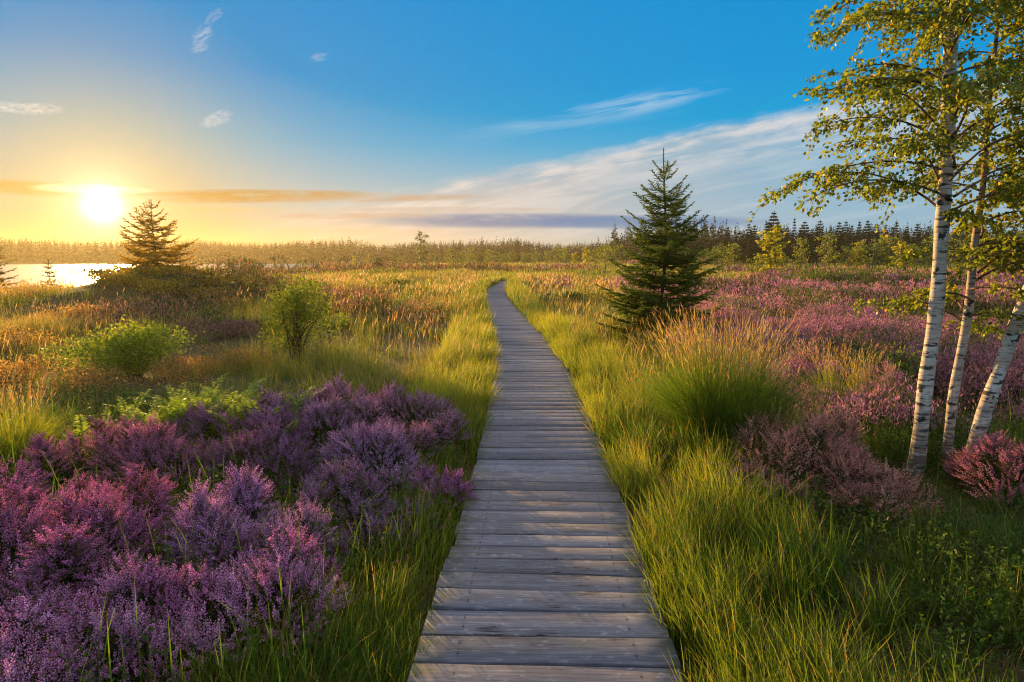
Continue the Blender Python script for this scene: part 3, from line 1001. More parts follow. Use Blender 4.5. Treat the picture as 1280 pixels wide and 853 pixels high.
def heath_zone(x, y):
    """1 where heather rather than grass covers the ground"""
    right = smooth(2.0, 3.2, x - .09 * y) * smooth(5.4, 6.8, y) * smooth(46, 34, y)
    right = right * smooth(.30, .46, fbm(x * .16 + 3, y * .16, 77, 3) + .20)
    leftp = smooth(2.2, 1.2, np.hypot((x + 5.6), (y - 13.0)) * .8)
    brown = smooth(1.15, .6, np.hypot((x + 10.8) / 5.2, (y - 14.0) / 7.0)) * smooth(.28, .42, fbm(x * .5, y * .5, 79, 2))
    lump = smooth(.56, .64, fbm(x * .33 + 4, y * .20, 80, 3)) * smooth(9, 12, y) * smooth(46, 36, y) * smooth(.8, 2.0, np.abs(path_dist(x, y)) - HW)
    brown2 = smooth(1.1, .7, np.hypot((x + 4.6) / 2.4, (y - 8.6) / 1.3))
    mnd = smooth(1.25, .85, np.hypot((x - MOUND[0] - .8) / 5.6, (y - MOUND[1] + .6) / 5.0))
    leftp = np.maximum(leftp, mnd * .88)
    leftp = np.maximum(leftp, np.maximum(np.maximum(brown, brown2) * .9, lump * .85))
    farp = smooth(.50, .60, fbm(x * .06, y * .035, 78, 3)) * smooth(30, 50, y) * .9
    return np.clip(np.maximum(np.maximum(right, leftp), farp), 0, 1)


def meadow():
    g = Geo()

    def tufts(n, x0, x1, y0, y1, nb, hr, wr, seg, spread, dens=1.0, keepnoise=.34):
        x, y = scatter(n, x0, x1, y0, y1)
        k = in_view(x, y) & (lake_s(x, y) < -1.5) & (np.abs(path_dist(x, y)) > HW + .22)
        k &= rng.uniform(0, 1, n) < (1 - .95 * heath_zone(x, y))
        k &= rng.uniform(0, 1, n) < np.clip(smooth(keepnoise, keepnoise + .14, fbm(x * .55, y * .55, 51, 3)) + .18, 0, 1)
        k &= np.hypot(x - TUS[0], y - TUS[1]) > .55
        k &= ~((x < -.9) & (y < 7.3) & (x > -4.6))
        x, y = x[k], y[k]; n = len(x)
        hq = .30 + 1.35 * fbm(x * .30, y * .30, 52, 3)
        hq *= .45 + .55 * smooth(-4, -16, lake_s(x, y))
        H = rng.uniform(*hr, n) * hq * (1 - .35 * smooth(-1.5, -5, x) * smooth(12, 8, y))
        md = np.hypot((x - MOUND[0]) / 5, (y - MOUND[1]) / 4)
        H *= .60 + .40 * smooth(.7, 1.2, md)
        t = np.clip(fbm(x * .18 + 9, y * .18, 53, 3) * 2.7 - 1.08 + rng.normal(0, .16, n), 0, 1)      # 0 green .. 1 straw
        t = np.clip(t + .18 * smooth(9, 25, y) - .25 * smooth(1.0, .0, np.abs(path_dist(x, y)) - HW), 0, 1)
        a = rng.uniform(0, 2 * np.pi, (n, nb)); r = np.sqrt(rng.uniform(0, 1, (n, nb))) * spread * (H[:, None])
        X_ = (x[:, None] + np.cos(a) * r).ravel(); Y_ = (y[:, None] + np.sin(a) * r).ravel()
        a = a.ravel() + rng.normal(0, .6, n * nb)
        T = np.repeat(t, nb); HH = np.repeat(H, nb) * rng.uniform(.55, 1.1, n * nb)
        N = n * nb
        cb = mixc(mixc(G_DARK, G_MID, rng.uniform(.2, 1, N)), G_YEL, T * .35)
        ct = mixc(mixc(G_MID, G_YEL, rng.uniform(0, 1, N)), mixc(STRAW, PINKSTRAW, rng.uniform(0, .6, N)), np.clip(T * 1.1 + rng.normal(0, .2, N), 0, 1))
        dist = np.hypot(X_, Y_)
        w = rng.uniform(*wr, N) * np.maximum(1, dist / 9.0)
        pd = np.abs(path_dist(X_, Y_))
        kk = pd > HW + .05
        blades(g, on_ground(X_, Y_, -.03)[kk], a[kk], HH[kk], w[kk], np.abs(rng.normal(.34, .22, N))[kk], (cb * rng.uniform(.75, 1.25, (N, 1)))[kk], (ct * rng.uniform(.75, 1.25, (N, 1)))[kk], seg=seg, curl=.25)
    tufts(4200, -13, 13, 6.0, 17, 26, (.34, .70), (.004, .008), 3, .35)
    tufts(9500, -28, 26, 16, 38, 15, (.34, .72), (.005, .010), 2, .42)
    tufts(15000, -60, 66, 37, 90, 9, (.34, .75), (.006, .011), 2, .5)
    tufts(16000, -110, 150, 88, 200, 5, (.4, .9), (.008, .014), 1, .8)
    # ripe seed stalks standing over the tufts
    for (n, y0, y1, w) in ((9000, 6, 18, .0035), (11000, 18, 42, .005)):
        x, y = scatter(n, -30, 28, y0, y1)
        k = in_view(x, y) & (np.abs(path_dist(x, y)) > HW + .3) & (rng.uniform(0, 1, n) < smooth(.42, .6, fbm(x * .4, y * .4, 57, 2)) * (1 - .97 * heath_zone(x, y)))
        k &= ~((x < -.9) & (y < 7.3) & (x > -4.6))
        x, y = x[k], y[k]; n = len(x)
        h = rng.uniform(.55, .95, n); az = rng.normal(.4, 1.2, n)
        c = mixc(STRAW * 1.1, PINKSTRAW, rng.uniform(0, 1, n))
        P = on_ground(x, y); lean = np.abs(rng.normal(.2, .12, n))
        ww = w * np.maximum(1, np.hypot(x, y) / 9) * .7
        blades(g, P, az, h, ww, lean, mixc(G_YEL, c, .4), c, seg=2, curl=.1)
        d = np.stack([np.cos(az), np.sin(az), np.zeros(n)], 1)
        top = P + d * (h * lean)[:, None]; top[:, 2] += h * (1 - .15 * lean)
        leaves(g, top - np.array([0, 0, .1]), norm(d * .35 + np.array([0, 0, 1.])), sphere_dirs(n), .18, ww * 3.2, c * rng.uniform(.7, 1.2, (n, 1)), simple=True)
    tag(link('meadow_grass', g.mesh('meadow_grass', M_GRASS)), 'golden and green tufted moor grass covering the open heath', 'grass', kind='stuff')


meadow()


def heather_cover():
    g = Geo()
    for (n, x0, x1, y0, y1, sz, nb) in ((120000, 1.5, 16, 5.4, 16, .0155, 5), (85000, -12, 36, 15, 46, .030, 4), (30000, -60, 110, 45, 150, .10, 3)):
        x, y = scatter(n, x0, x1, y0, y1)
        hz = heath_zone(x, y)
        k = in_view(x, y) & (rng.uniform(0, 1, n) < hz) & (np.abs(path_dist(x, y)) > HW + .5) & (lake_s(x, y) < -3) & (np.hypot(x - SPRUCE[0], y - SPRUCE[1]) > .5)
        x, y = x[k], y[k]; n = len(x)
        # the heather stands in soft cushions
        q = fbm(x * .8, y * .8, 71, 3); q2 = fbm(x * .35, y * .35, 72, 2)
        H = .12 + .68 * smooth(.30, .66, q) * (.35 + 1.2 * q2)
        kk = (rng.uniform(0, 1, n) < smooth(.34, .44, q) + .10) | (x < 2)
        x, y, q, q2, H = x[kk], y[kk], q[kk], q2[kk], H[kk]; n = len(x)
        B = on_ground(x, y); T = B.copy(); T[:, 2] += H * rng.uniform(.75, 1.1, n); T[:, :2] += rng.normal(0, .05, (n, 2))
        c1 = mixc(HEATH_P * .62, HEATH_K * .72, np.clip(fbm(x * .3, y * .3, 73, 2) * 2.2 - .5, 0, 1))
        gb = mixc(HEATH_B, (.34, .20, .085), rng.uniform(0, 1, n))
        c1 = mixc(c1, gb, np.clip(.15 + (x < 2.4) * .85 + smooth(45, 70, y) * .5 + rng.normal(0, .15, n), 0, 1))
        c1 = c1 * rng.uniform(.6, 1.3, (n, 1))
        gr = rng.uniform(0, 1, n) < .12 + .45 * (np.hypot(x - MOUND[0], y - MOUND[1]) < 7) + .72 * smooth(.52, .62, fbm(x * .42, y * .42, 74, 2))
        c1[gr] = jitter((.085, .11, .026), gr.sum(), .25)
        ds = np.maximum(1, np.hypot(x, y) / (20 if y0 < 40 else 60))
        for b in range(nb):
            t = rng.uniform(.45, 1.0, n) if b else np.ones(n)
            P = B + (T - B) * t[:, None] + rng.normal(0, sz * .8, (n, 3))
            D = norm(np.array([0, 0, 1.0]) + rng.normal(0, .45, (n, 3)))
            leaves(g, P - D * sz, D, sphere_dirs(n), sz * 3.0 * ds * rng.uniform(.7, 1.3, n), sz * .8 * ds, c1 * rng.uniform(.75, 1.2, (n, 1)), simple=True)
        for b in range(2):
            P = B + (T - B) * rng.uniform(.1, .7, n)[:, None] + rng.normal(0, .05, (n, 3))
            leaves(g, P, norm(np.array([0, 0, .7]) + rng.normal(0, .6, (n, 3))), sphere_dirs(n), sz * 3.5 * ds, sz * .9 * ds, jitter((.040, .048, .016), n, .3), simple=True)
    tag(link('heather_cover', g.mesh('heather_cover', M_HEATH_FL)), 'spreading purple and pink heather carpet beyond the tussock and birches', 'heather', kind='stuff')


heather_cover()


# ------------------------------------------------------------------ spruces and pines
def conifer_near(h, rb, seed, dens=1.0, bare=.12, needle=.030, whorl=.19, lift=.5, sparse=1.0, col0=(.022, .050, .014), col1=(.075, .11, .020), twstep=.075, side=.36, mat=None):
    r = np.random.default_rng(seed)
    g = Geo(); gt = Geo()
    n = 26
    zs = np.linspace(0, h, n)
    pts = np.stack([.012 * h * np.sin(zs * 1.3 + seed), .008 * h * np.cos(zs * 1.7), zs], 1)
    pts[:, :2] -= pts[0, :2]
    tube(gt, pts, .017 * h * .62 * (1 - zs / h) ** .85 + .006, (1, 1, 1), 8)

    def axis(z): return np.stack([np.interp(z, zs, pts[:, 0]), np.interp(z, zs, pts[:, 1]), z], -1)
    A, B = [], []          # shoots that carry needles
    z = bare * h; k = 0
    while z < h * .90:
        f = z / h
        step = whorl * (1 + 1.0 * f ** 3)
        m = int(r.integers(5, 8)) if f < .75 else int(r.integers(3, 5))
        L0 = rb * (1 - f) ** .78 * (1 - .25 * smooth(.16, 0, f))
        a0 = r.uniform(0, 6.3)
        for j in range(m):
            a = a0 + 6.283 * j / m + r.normal(0, .16)
            L = L0 * (r.uniform(.72, 1.16) if r.uniform() < .92 else r.uniform(.35, .65)) + .02
            zz = z + r.normal(0, .035)
            rise = (-.16 + .95 * f ** 1.4) * lift * 2 + r.normal(0, .07)
            s = np.linspace(0, 1, 8)
            out = L * s * np.cos(rise * .7)
            up = L * (np.sin(rise) * s + .16 * s ** 2.4 - .06 * np.sin(s * 3.14))
            P = axis(np.array([zz]))[0] + np.stack([np.cos(a) * out, np.sin(a) * out, up], 1)
            tube(gt, P, np.linspace(.010, .0025, 8) * (L / 1.2 + .3), (1, 1, 1), 4, False)
            Tn = norm(np.gradient(P, axis=0))
            nseg = max(3, int(L / .05))
            ss = np.linspace(0, 1, nseg + 1)
            Pi = np.stack([np.interp(ss, s, P[:, c]) for c in range(3)], 1)
            for i in range(nseg):
                if ss[i] > .22 or f > .6:
                    A.append(Pi[i]); B.append(Pi[i + 1])
            q = L * .14
            while q < L * .97:
                u = q / L
                p = np.array([np.interp(u, s, P[:, c]) for c in range(3)])
                tt = np.array([np.interp(u, s, Tn[:, c]) for c in range(3)])
                sd = np.cross(tt, [0, 0, 1]); sd /= max(np.linalg.norm(sd), 1e-6)
                for sg in (-1, 1):
                    if r.uniform() > sparse: continue
                    l2 = (side * L * (1 - u) ** .8 + .05) * r.uniform(.6, 1.15)
                    d = tt * .75 + sd * sg * .75 + np.array([0, 0, r.normal(-.10, .16)])
                    d /= np.linalg.norm(d)
                    e = p + d * l2
                    mid = p + d * l2 * .5 + np.array([0, 0, .015])
                    A += [p, mid]; B += [mid, e]
                    if l2 > .16:
                        for w in (.35, .6, .8):
                            if r.uniform() < .85:
                                sg2 = 1 if r.uniform() < .5 else -1
                                d2 = d * .8 + np.cross(d, [0, 0, 1]) * sg2 * .7 + np.array([0, 0, r.normal(-.05, .1)])
                                d2 /= np.linalg.norm(d2)
                                A.append(p + d * l2 * w); B.append(p + d * l2 * w + d2 * l2 * .38)
                q += twstep * r.uniform(.8, 1.25)
        z += step * r.uniform(.85, 1.15); k += 1
    # the leader
    for q in np.arange(.88 * h, h, .05):
        A.append(axis(np.array([q]))[0]); B.append(axis(np.array([min(q + .05, h)]))[0])
    A = np.array(A); B = np.array(B)
    twigs(g, A, B, .0028, np.array((.075, .05, .03)))
    Ls = np.linalg.norm(B - A, axis=1)
    cnt = np.maximum(3, (Ls * dens / (.0036 * needle / .030)).astype(int))
    idx = np.repeat(np.arange(len(A)), cnt)
    N = len(idx)
    t = r.uniform(0, 1, N)
    T = norm(B - A)[idx]
    P = A[idx] + (B - A)[idx] * t[:, None]
    X1 = norm(np.cross(T, sphere_dirs(N)))
    X1[:, 2] = np.abs(X1[:, 2]) * .7 + X1[:, 2] * .3
    D = norm(T * .75 + X1)
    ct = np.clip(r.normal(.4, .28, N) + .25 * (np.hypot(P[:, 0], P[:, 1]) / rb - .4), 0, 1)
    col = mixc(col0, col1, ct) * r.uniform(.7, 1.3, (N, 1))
    S = norm(np.cross(D, sphere_dirs(N)))
    ln = needle * r.uniform(.7, 1.2, N)[:, None]; w = needle * .17
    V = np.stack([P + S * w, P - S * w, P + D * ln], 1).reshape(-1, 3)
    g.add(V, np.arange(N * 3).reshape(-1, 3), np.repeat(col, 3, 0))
    return gt.mesh('conifer_trunk', M_BARK, True), g.mesh('conifer_crown', mat or M_NEEDLE)


def tree_at(name, loc, trunk, crown, label, cat='tree', group=None, rz=0, s=1.0):
    e = tag(empty(name, loc, rz, s), label, cat, group)
    link('trunk', trunk, e); link('crown', crown, e)
    return e


def gz(x, y): return float(ground(x, y))


tr, cr = conifer_near(4.12, 1.60, 5, dens=1.12, bare=.03, whorl=.138, twstep=.05, col0=(.050, .092, .016), col1=(.20, .25, .032))
tree_at('spruce_tree', (SPRUCE[0], SPRUCE[1], gz(*SPRUCE) - .03), tr, cr, 'young green spruce with bare pointed leader right of the boardwalk')
pm = ony(197, 335, 26.0)
pz = gz(pm[0], pm[1])
tr, cr = conifer_near(3.0, 2.1, 8, dens=.62, bare=.02, needle=.08, whorl=.21, lift=.56, sparse=.92, col0=(.13, .105, .022), col1=(.36, .25, .045), twstep=.12, side=.40, mat=M_PINE)
tree_at('pine_tree', (pm[0], pm[1], pz - .05), tr, cr, 'backlit open-branched pine on the mound by the rising sun')
pl = ony(-4, 368, 33.0)
tr, cr = conifer_near(3.2, 1.35, 9, bare=.05, needle=.07, whorl=.28, lift=.45, sparse=.8, col0=(.05, .055, .014), col1=(.15, .12, .025), twstep=.15, mat=M_PINE)
tree_at('pine_tree', (pl[0], pl[1], gz(pl[0], pl[1])), tr, cr, 'pine cut by the left edge of the picture on the lake shore')
pl = ony(64, 364, 38.0)
tree_at('pine_tree', (pl[0], pl[1], gz(pl[0], pl[1])), tr, cr, 'little pine standing against the bright lake water', s=.72, rz=1.3)

# ------------------------------------------------------------------ birches
def grow_birch(name, label, path, radii, zlo, ztop, nbr, blen, leafl, nleaf, seed, leafc, azbias=None, group='white birches', ntw=9):
    """path: world points up the stem. limbs leave it from zlo upward"""
    r = np.random.default_rng(seed)
    path = np.asarray(path); base = path[0].copy()
    zz = np.linspace(path[0, 2], path[-1, 2], 60)
    pts = np.stack([np.interp(zz, path[:, 2], path[:, c]) for c in range(3)], 1)
    k = np.ones(5) / 5
    for c in (0, 1): pts[:, c] = np.convolve(np.pad(pts[:, c], 2, mode='edge'), k, mode='valid')
    pts[:, 0] += .006 * np.sin(zz * 5 + seed); rad = np.interp(zz, path[:, 2], radii) * (1 + .05 * np.sin(zz * 9 + seed))
    rad[0] *= 1.25; rad[1] *= 1.1
    pts -= base
    gt = Geo(); gc = Geo()
    tc = np.repeat(mixc((1, 1, 1), (.55, .42, .33), smooth(.045, .018, rad)), 14, 0)
    tc = np.vstack([tc, tc[-1:]])
    tube(gt, pts, rad, tc, 14)
    LP, LD = [], []
    z0 = base[2]
    for i in range(nbr):
        z = zlo + (ztop - zlo) * ((i + r.uniform(0, 1)) / nbr)
        zi = z - z0
        p = np.array([np.interp(zi, pts[:, 2], pts[:, c]) for c in range(3)])
        rr = np.interp(zi, pts[:, 2], rad)
        a = i * 2.39996 + r.normal(0, .3)
        if azbias is not None and r.uniform() < .45: a = azbias + r.normal(0, .5)
        L = blen * r.uniform(.65, 1.1) * (1 - .45 * (z - zlo) / (ztop - zlo + .01))
        s = np.linspace(0, 1, 9)
        el = r.normal(.62, .16)
        ax = np.array([np.cos(a), np.sin(a), 0])
        out = L * (s * math.cos(el) + .22 * s ** 2); up = L * (s * math.sin(el) - .52 * s ** 2.2)
        wig = np.cross(ax, [0, 0, 1]) * 1.0
        P = p + ax * out[:, None] + np.array([0, 0, 1.]) * up[:, None] + wig * (L * .07 * np.sin(s * 4 + r.uniform(0, 6)))[:, None]
        tube(gt, P, np.linspace(min(rr * .45, .012), .0022, 9), (.42, .30, .22), 5, False)
        for t in range(ntw):
            u = .18 + .8 * (t + r.uniform(0, 1)) / ntw
            q = np.array([np.interp(u, s, P[:, c]) for c in range(3)])
            l2 = blen * r.uniform(.18, .40) * (1.1 - .5 * u)
            d = ax * .7 + wig * r.normal(0, .75) + np.array([0, 0, r.normal(.02, .3)])
            d /= np.linalg.norm(d)
            s2 = np.linspace(0, 1, 5)
            Q = q + d * (l2 * s2)[:, None] + np.array([0, 0, -1.0]) * (l2 * .42 * s2 ** 2)[:, None]
            tube(gc, Q, np.linspace(.0024, .001, 5), (.10, .065, .04), 3, False)
            m = int(nleaf * r.uniform(.7, 1.2))
            v = r.uniform(.08, 1.0, m)
            LP.append(np.stack([np.interp(v, s2, Q[:, c]) for c in range(3)], 1) + r.normal(0, .020, (m, 3)))
            LD.append(d[None] * .55 + r.normal(0, .55, (m, 3)) + np.array([0, 0, -.55]))
    LP = np.vstack(LP); LD = np.vstack(LD); n = len(LP)
    tn = np.clip(r.normal(.45, .28, n), 0, 1)
    col = mixc(leafc[0], leafc[1], tn) * r.uniform(.75, 1.25, (n, 1))
    yel = r.uniform(0, 1, n) < .05
    col[yel] = np.array((.42, .27, .03)) * r.uniform(.7, 1.1, (yel.sum(), 1))
    leaves(gc, LP, LD, sphere_dirs(n), leafl * r.uniform(.65, 1.2, n), leafl * r.uniform(.5, .75, n), col, fold=.12)
    return tree_at(name, tuple(base), gt.mesh('birch_trunk', M_BIRCH, True), gc.mesh('birch_crown', M_BIRCH_LF), label, group=group)


BL = ((.10, .145, .016), (.25, .265, .025))


def stem(Y, pts, zb=0.0):
    """pts: (px, py, Y offset)"""
    return [ony(a, b, Y + (c[0] if c else 0)) for a, b, *c in pts]


Y1 = 5.35
s1 = stem(Y1, [(1143, 600), (1146, 570), (1152, 525), (1160, 465), (1168, 400), (1175, 330), (1180, 260), (1183, 190), (1186, 120), (1190, 40), (1194, -60), (1202, -220), (1210, -420)])
grow_birch('birch_tree', 'largest white birch, straight trunk with black marks and a full leafy crown', s1,
           [.068, .064, .061, .058, .056, .054, .052, .053, .050, .046, .040, .028, .010], 2.2, 6.6, 72, 1.30, .041, 38, 101, BL, azbias=3.3, ntw=14)
Y2 = 5.55
s2 = stem(Y2, [(1180, 596), (1184, 560), (1191, 505), (1201, 440), (1211, 385), (1216, 335), (1221, 290), (1227, 240), (1232, 190), (1239, 110), (1248, 10), (1262, -160)])
grow_birch('birch_tree', 'thinnest birch stem, between the straight trunk and the leaning one', s2,
           [.047, .044, .041, .038, .036, .032, .028, .025, .022, .018, .012, .006], 1.2, 4.9, 50, .85, .041, 34, 102, ((.105, .15, .016), (.275, .28, .026)), azbias=-.3)
Y3 = 5.3
s3 = stem(Y3, [(1206, 598), (1214, 572), (1227, 530), (1243, 478), (1262, 425), (1283, 375), (1306, 315), (1330, 245), (1352, 165), (1380, 50), (1415, -120)])
grow_birch('birch_tree', 'birch leaning strongly to the right out of the picture', s3,
           [.064, .061, .058, .055, .053, .055, .050, .044, .037, .026, .010], 1.6, 4.6, 40, 1.0, .041, 32, 103, ((.105, .15, .016), (.275, .28, .026)))


# ------------------------------------------------------------------ leafy bushes
def bush_mesh(seed, rx, ry, H, n, ll, c0, c1, low=.12, stems=14, simple=False, lumps=9, wr=.6, mat=None):
    r = np.random.default_rng(seed)
    cs = np.stack([r.uniform(-.55, .55, lumps) * rx, r.uniform(-.55, .55, lumps) * ry, r.uniform(.20, .72, lumps) * H], 1)
    cs[0] = (0, 0, .62 * H)
    rs = r.uniform(.20, .46, lumps)
    gt = Geo(); gc = Geo()
    ns = stems
    for i in range(ns):
        c = cs[i % lumps] + r.normal(0, .25, 3) * np.array([rx, ry, H]) * .6
        c[2] = max(c[2], .3 * H)
        b = np.array([r.normal(0, .06) * rx, r.normal(0, .06) * ry, -.02])
        s = np.linspace(0, 1, 6)
        P = b + (c - b) * s[:, None] + np.array([0, 0, 1]) * (.10 * H * np.sin(s * 3.14))[:, None] + r.normal(0, .012 * H, (6, 3)) * s[:, None]
        tube(gt, P, np.linspace(.016, .004, 6) * (H / 1.2), (1, 1, 1), 5, False)
    k = r.integers(0, lumps, n)
    d = sphere_dirs(n); q = r.uniform(.25, 1.08, n) ** .6 * np.where(r.uniform(0, 1, n) < .14, r.uniform(1.0, 1.55, n), 1.0)
    P = cs[k] + d * (q * rs[k])[:, None] * np.array([rx, ry, H * .75]) * 1.25
    P[:, 2] = np.where(P[:, 2] < low * H, low * H + np.abs(r.normal(0, .08 * H, n)), P[:, 2])
    # loose shoots sticking out
    D = norm(d * .6 + np.array([0, 0, .35]) + r.normal(0, .5, (n, 3)))
    t = np.clip(r.normal(.45, .25, n) + .3 * (fbm(P[:, 0] * 3 / rx + seed, P[:, 2] * 3 / H, seed, 2) - .5), 0, 1)
    col = mixc(c0, c1, t) * r.uniform(.7, 1.3, (n, 1))
    leaves(gc, P, D, norm(sphere_dirs(n) + np.array([0, 0, .6])), ll * r.uniform(.6, 1.25, n), ll * wr * r.uniform(.7, 1.2, n), col, simple=simple)
    return gt.mesh('bush_stems', M_BARK, True), gc.mesh('bush_foliage', mat or M_SHRUB)


def bush(name, px, py, Y, rx, ry, H, n, ll, c0, c1, label, seed, group=None, cat='bush', **kw):
    p = ony(px, py, Y)
    a, b = bush_mesh(seed, rx, ry, H, n, ll, np.asarray(c0), np.asarray(c1), **kw)
    e = tag(empty(name, (p[0], p[1], gz(p[0], p[1]) - .02)), label, cat, group)
    link('stems', a, e); link('foliage', b, e)
    return e


bush('leafy_bush', 164, 470, 10.2, 1.50, 1.0, .90, 8200, .055, (.08, .135, .014), (.27, .31, .03), 'rounded bright green bush in front of the mound', 201)
bush('young_birch', 368, 452, 11.6, 1.05, .8, 1.66, 7600, .050, (.08, .13, .016), (.27, .29, .03), 'bushy young birch with a thin stem right of the mound', 202, cat='tree', lumps=8)
for (px, py, Yb, w, H, sd, lb) in ((138, 394, 24.5, 1.5, .62, 203, 'brownish bush at the left foot of the mound'), (170, 396, 23.0, 1.6, .6, 204, 'dusky bush low on the mound, straight below the overhanging one'),
                                   (212, 396, 22.5, 1.7, .62, 205, 'olive bush low on the middle of the mound below the pine'), (252, 398, 22.5, 1.6, .6, 206, 'dark olive bush on the right slope of the mound'),
                                   (288, 404, 21.5, 1.5, .55, 210, 'green bush lower down the right slope of the mound'), (318, 412, 20.0, 1.3, .5, 211, 'low green bush at the right foot of the mound'),
                                   (160, 352, 26.4, 1.3, .5, 207, 'ragged bush overhanging the lake from the top of the mound'), (205, 352, 25.6, 1.5, .40, 212, 'low bush wrapped round the foot of the mound pine'),
                                   (250, 352, 26.0, 1.4, .42, 208, 'scrubby bush right of the pine on top of the mound'), (195, 372, 24.2, 1.7, .5, 213, 'wide bush halfway up the mound under the pine'), (258, 374, 24.2, 1.6, .5, 214, 'wide olive bush halfway up the right side of the mound')):
    bush('scrub_bush', px, py, Yb, w * .8, w * .7, H * .85, 2200, .075, (.07, .075, .016), (.26, .20, .04), lb, sd, 'bushes on the mound', low=.02, mat=M_PINE)
bush('heather_scrub', 285, 452, 14.5, 1.0, .8, .5, 2600, .045, (.09, .06, .045), (.28, .17, .15), 'pinkish grey faded heather between the bright green bush and young birch', 209, cat='heather', mat=M_HEATH_FL, low=.03)


for i, (px, py, Yb, w, H, lb) in enumerate(((1020, 352, 33, 2.4, 1.35, 'dark green bush row, left end, across the far side of the purple heather'), (1065, 350, 34, 2.6, 1.4, 'dark green bush in the middle of the row beyond the purple heather'),
                                            (1110, 352, 33, 2.4, 1.3, 'dark green bush at the right end of the row beyond the purple heather'), (990, 372, 24, 1.4, 1.0, 'small olive bush in the purple heather below the yellow-green birch'),
                                            (925, 385, 19, 1.1, .85, 'small green bush between young spruce and purple heather'), (1112, 500, 8.2, .8, .72, 'leafy green bush in the heather left of the largest birch'),
                                            (1240, 480, 9.0, .9, .75, 'leafy bush behind the thin and leaning birches'))):
    bush('low_bush', px, py, Yb, w, w * .7, H, 2600 if i < 3 else 2200, .10 if i < 3 else .05, (.045, .075, .014), (.13, .16, .022) if i < 4 else (.22, .26, .03), lb, 240 + i, 'green bushes in the purple heather', low=.02)


for i, (px, py, Yb, w, H, lb) in enumerate(((22, 440, 12.5, 1.3, .55, 'rusty brown heath bush at the left edge level with the rounded green bush'), (80, 408, 17.0, 1.7, .6, 'golden brown heath bush left of the mound'),
                                            (12, 500, 9.2, .9, .5, 'brown twiggy heath bush at the left edge above the green reedy tuft'), (112, 505, 8.6, .9, .42, 'dry brownish heath bush just left of the ferns'),
                                            (48, 385, 23.0, 1.8, .6, 'orange-lit heath bush before the lake shore'), (300, 470, 10.5, 1.0, .42, 'faded brown heath bush in front of the young birch'),
                                            (225, 478, 9.4, .9, .40, 'low brown heath bush between the rounded green bush and the ferns'))):
    bush('heath_bush', px, py, Yb, w, w * .75, H, 3000, .05 if Yb > 12 else .035, (.10, .07, .03), (.34, .21, .09), lb, 260 + i, 'brown heath bushes on the left', cat='heath bush', low=.02, mat=M_PINE, wr=.4)
for i, (px, py, Yb, w, H, lb) in enumerate(((450, 385, 22, 1.6, .55, 'low green bush in the straw grass right of the young birch'), (545, 372, 27, 1.9, .6, 'dark green low bush close to the far bend of the boardwalk'),
                                            (490, 358, 36, 2.4, .7, 'far low green bush in the golden grass below the lone pine'), (715, 375, 25, 1.7, .6, 'low green bush in grass left of the young spruce'), (735, 352, 40, 2.4, .8, 'dark low bush in far grass left of the young spruce'))):
    bush('low_bush', px, py, Yb, w, w * .7, H, 2200, .08, (.05, .08, .014), (.16, .18, .022), lb, 280 + i, 'low green bushes on the middle heath', low=.02)


def ferns():
    for i, (px, py, zt, lb) in enumerate(((200, 500, .50, 'pale green fern behind the round heather, nearest the left edge'), (252, 492, .55, 'light green fern in the middle of the fern patch'),
                                          (312, 484, .60, 'bright green fern behind the dark heather bush'))):
        p = onz(px, py, zt)
        g = Geo()
        r = np.random.default_rng(300 + i)
        for k in range(58):
            a = r.uniform(0, 6.28); L = zt * r.uniform(.7, 1.35)
            b = np.array([r.normal(0, .26), r.normal(0, .20), .0])
            M = 19
            ss = np.linspace(0, 1, M)
            lean = r.uniform(.3, .75)
            ax = np.array([math.cos(a), math.sin(a), 0])
            P = b + ax * (L * lean * ss ** 1.5)[:, None] + np.array([0, 0, 1.]) * (L * (1.12 * ss - .34 * ss ** 2.6))[:, None]
            tube(g, P, np.linspace(.0035, .0012, M), (.12, .14, .03), 3, False)
            T = norm(np.gradient(P, axis=0)); S = norm(np.cross(T, [0, 0, 1.])); Nn = np.cross(S, T)
            for sg in (-1, 1):
                for h in (0, .5):
                    u = np.clip(np.arange(5, M) + h, 0, M - 1); n = len(u)
                    Pi = np.stack([np.interp(u, np.arange(M), P[:, c]) for c in range(3)], 1)
                    ui = np.minimum(u.astype(int), M - 1)
                    ln = (L * .17 * (1.02 - u / M) ** .8 + .012) * r.uniform(.8, 1.2, n)
                    c = mixc((.10, .17, .02), (.26, .32, .04), r.uniform(0, 1, n))
                    leaves(g, Pi, S[ui] * sg + T[ui] * .5 + r.normal(0, .16, (n, 3)), Nn[ui] + r.normal(0, .3, (n, 3)), ln, ln * .24, c, simple=True, fold=.1)
        o = link('fern_plant', g.mesh('fern_plant', M_SHRUB))
        o.location = (p[0], p[1], gz(p[0], p[1]))
        tag(o, lb, 'fern', 'ferns behind the left heather')


ferns()


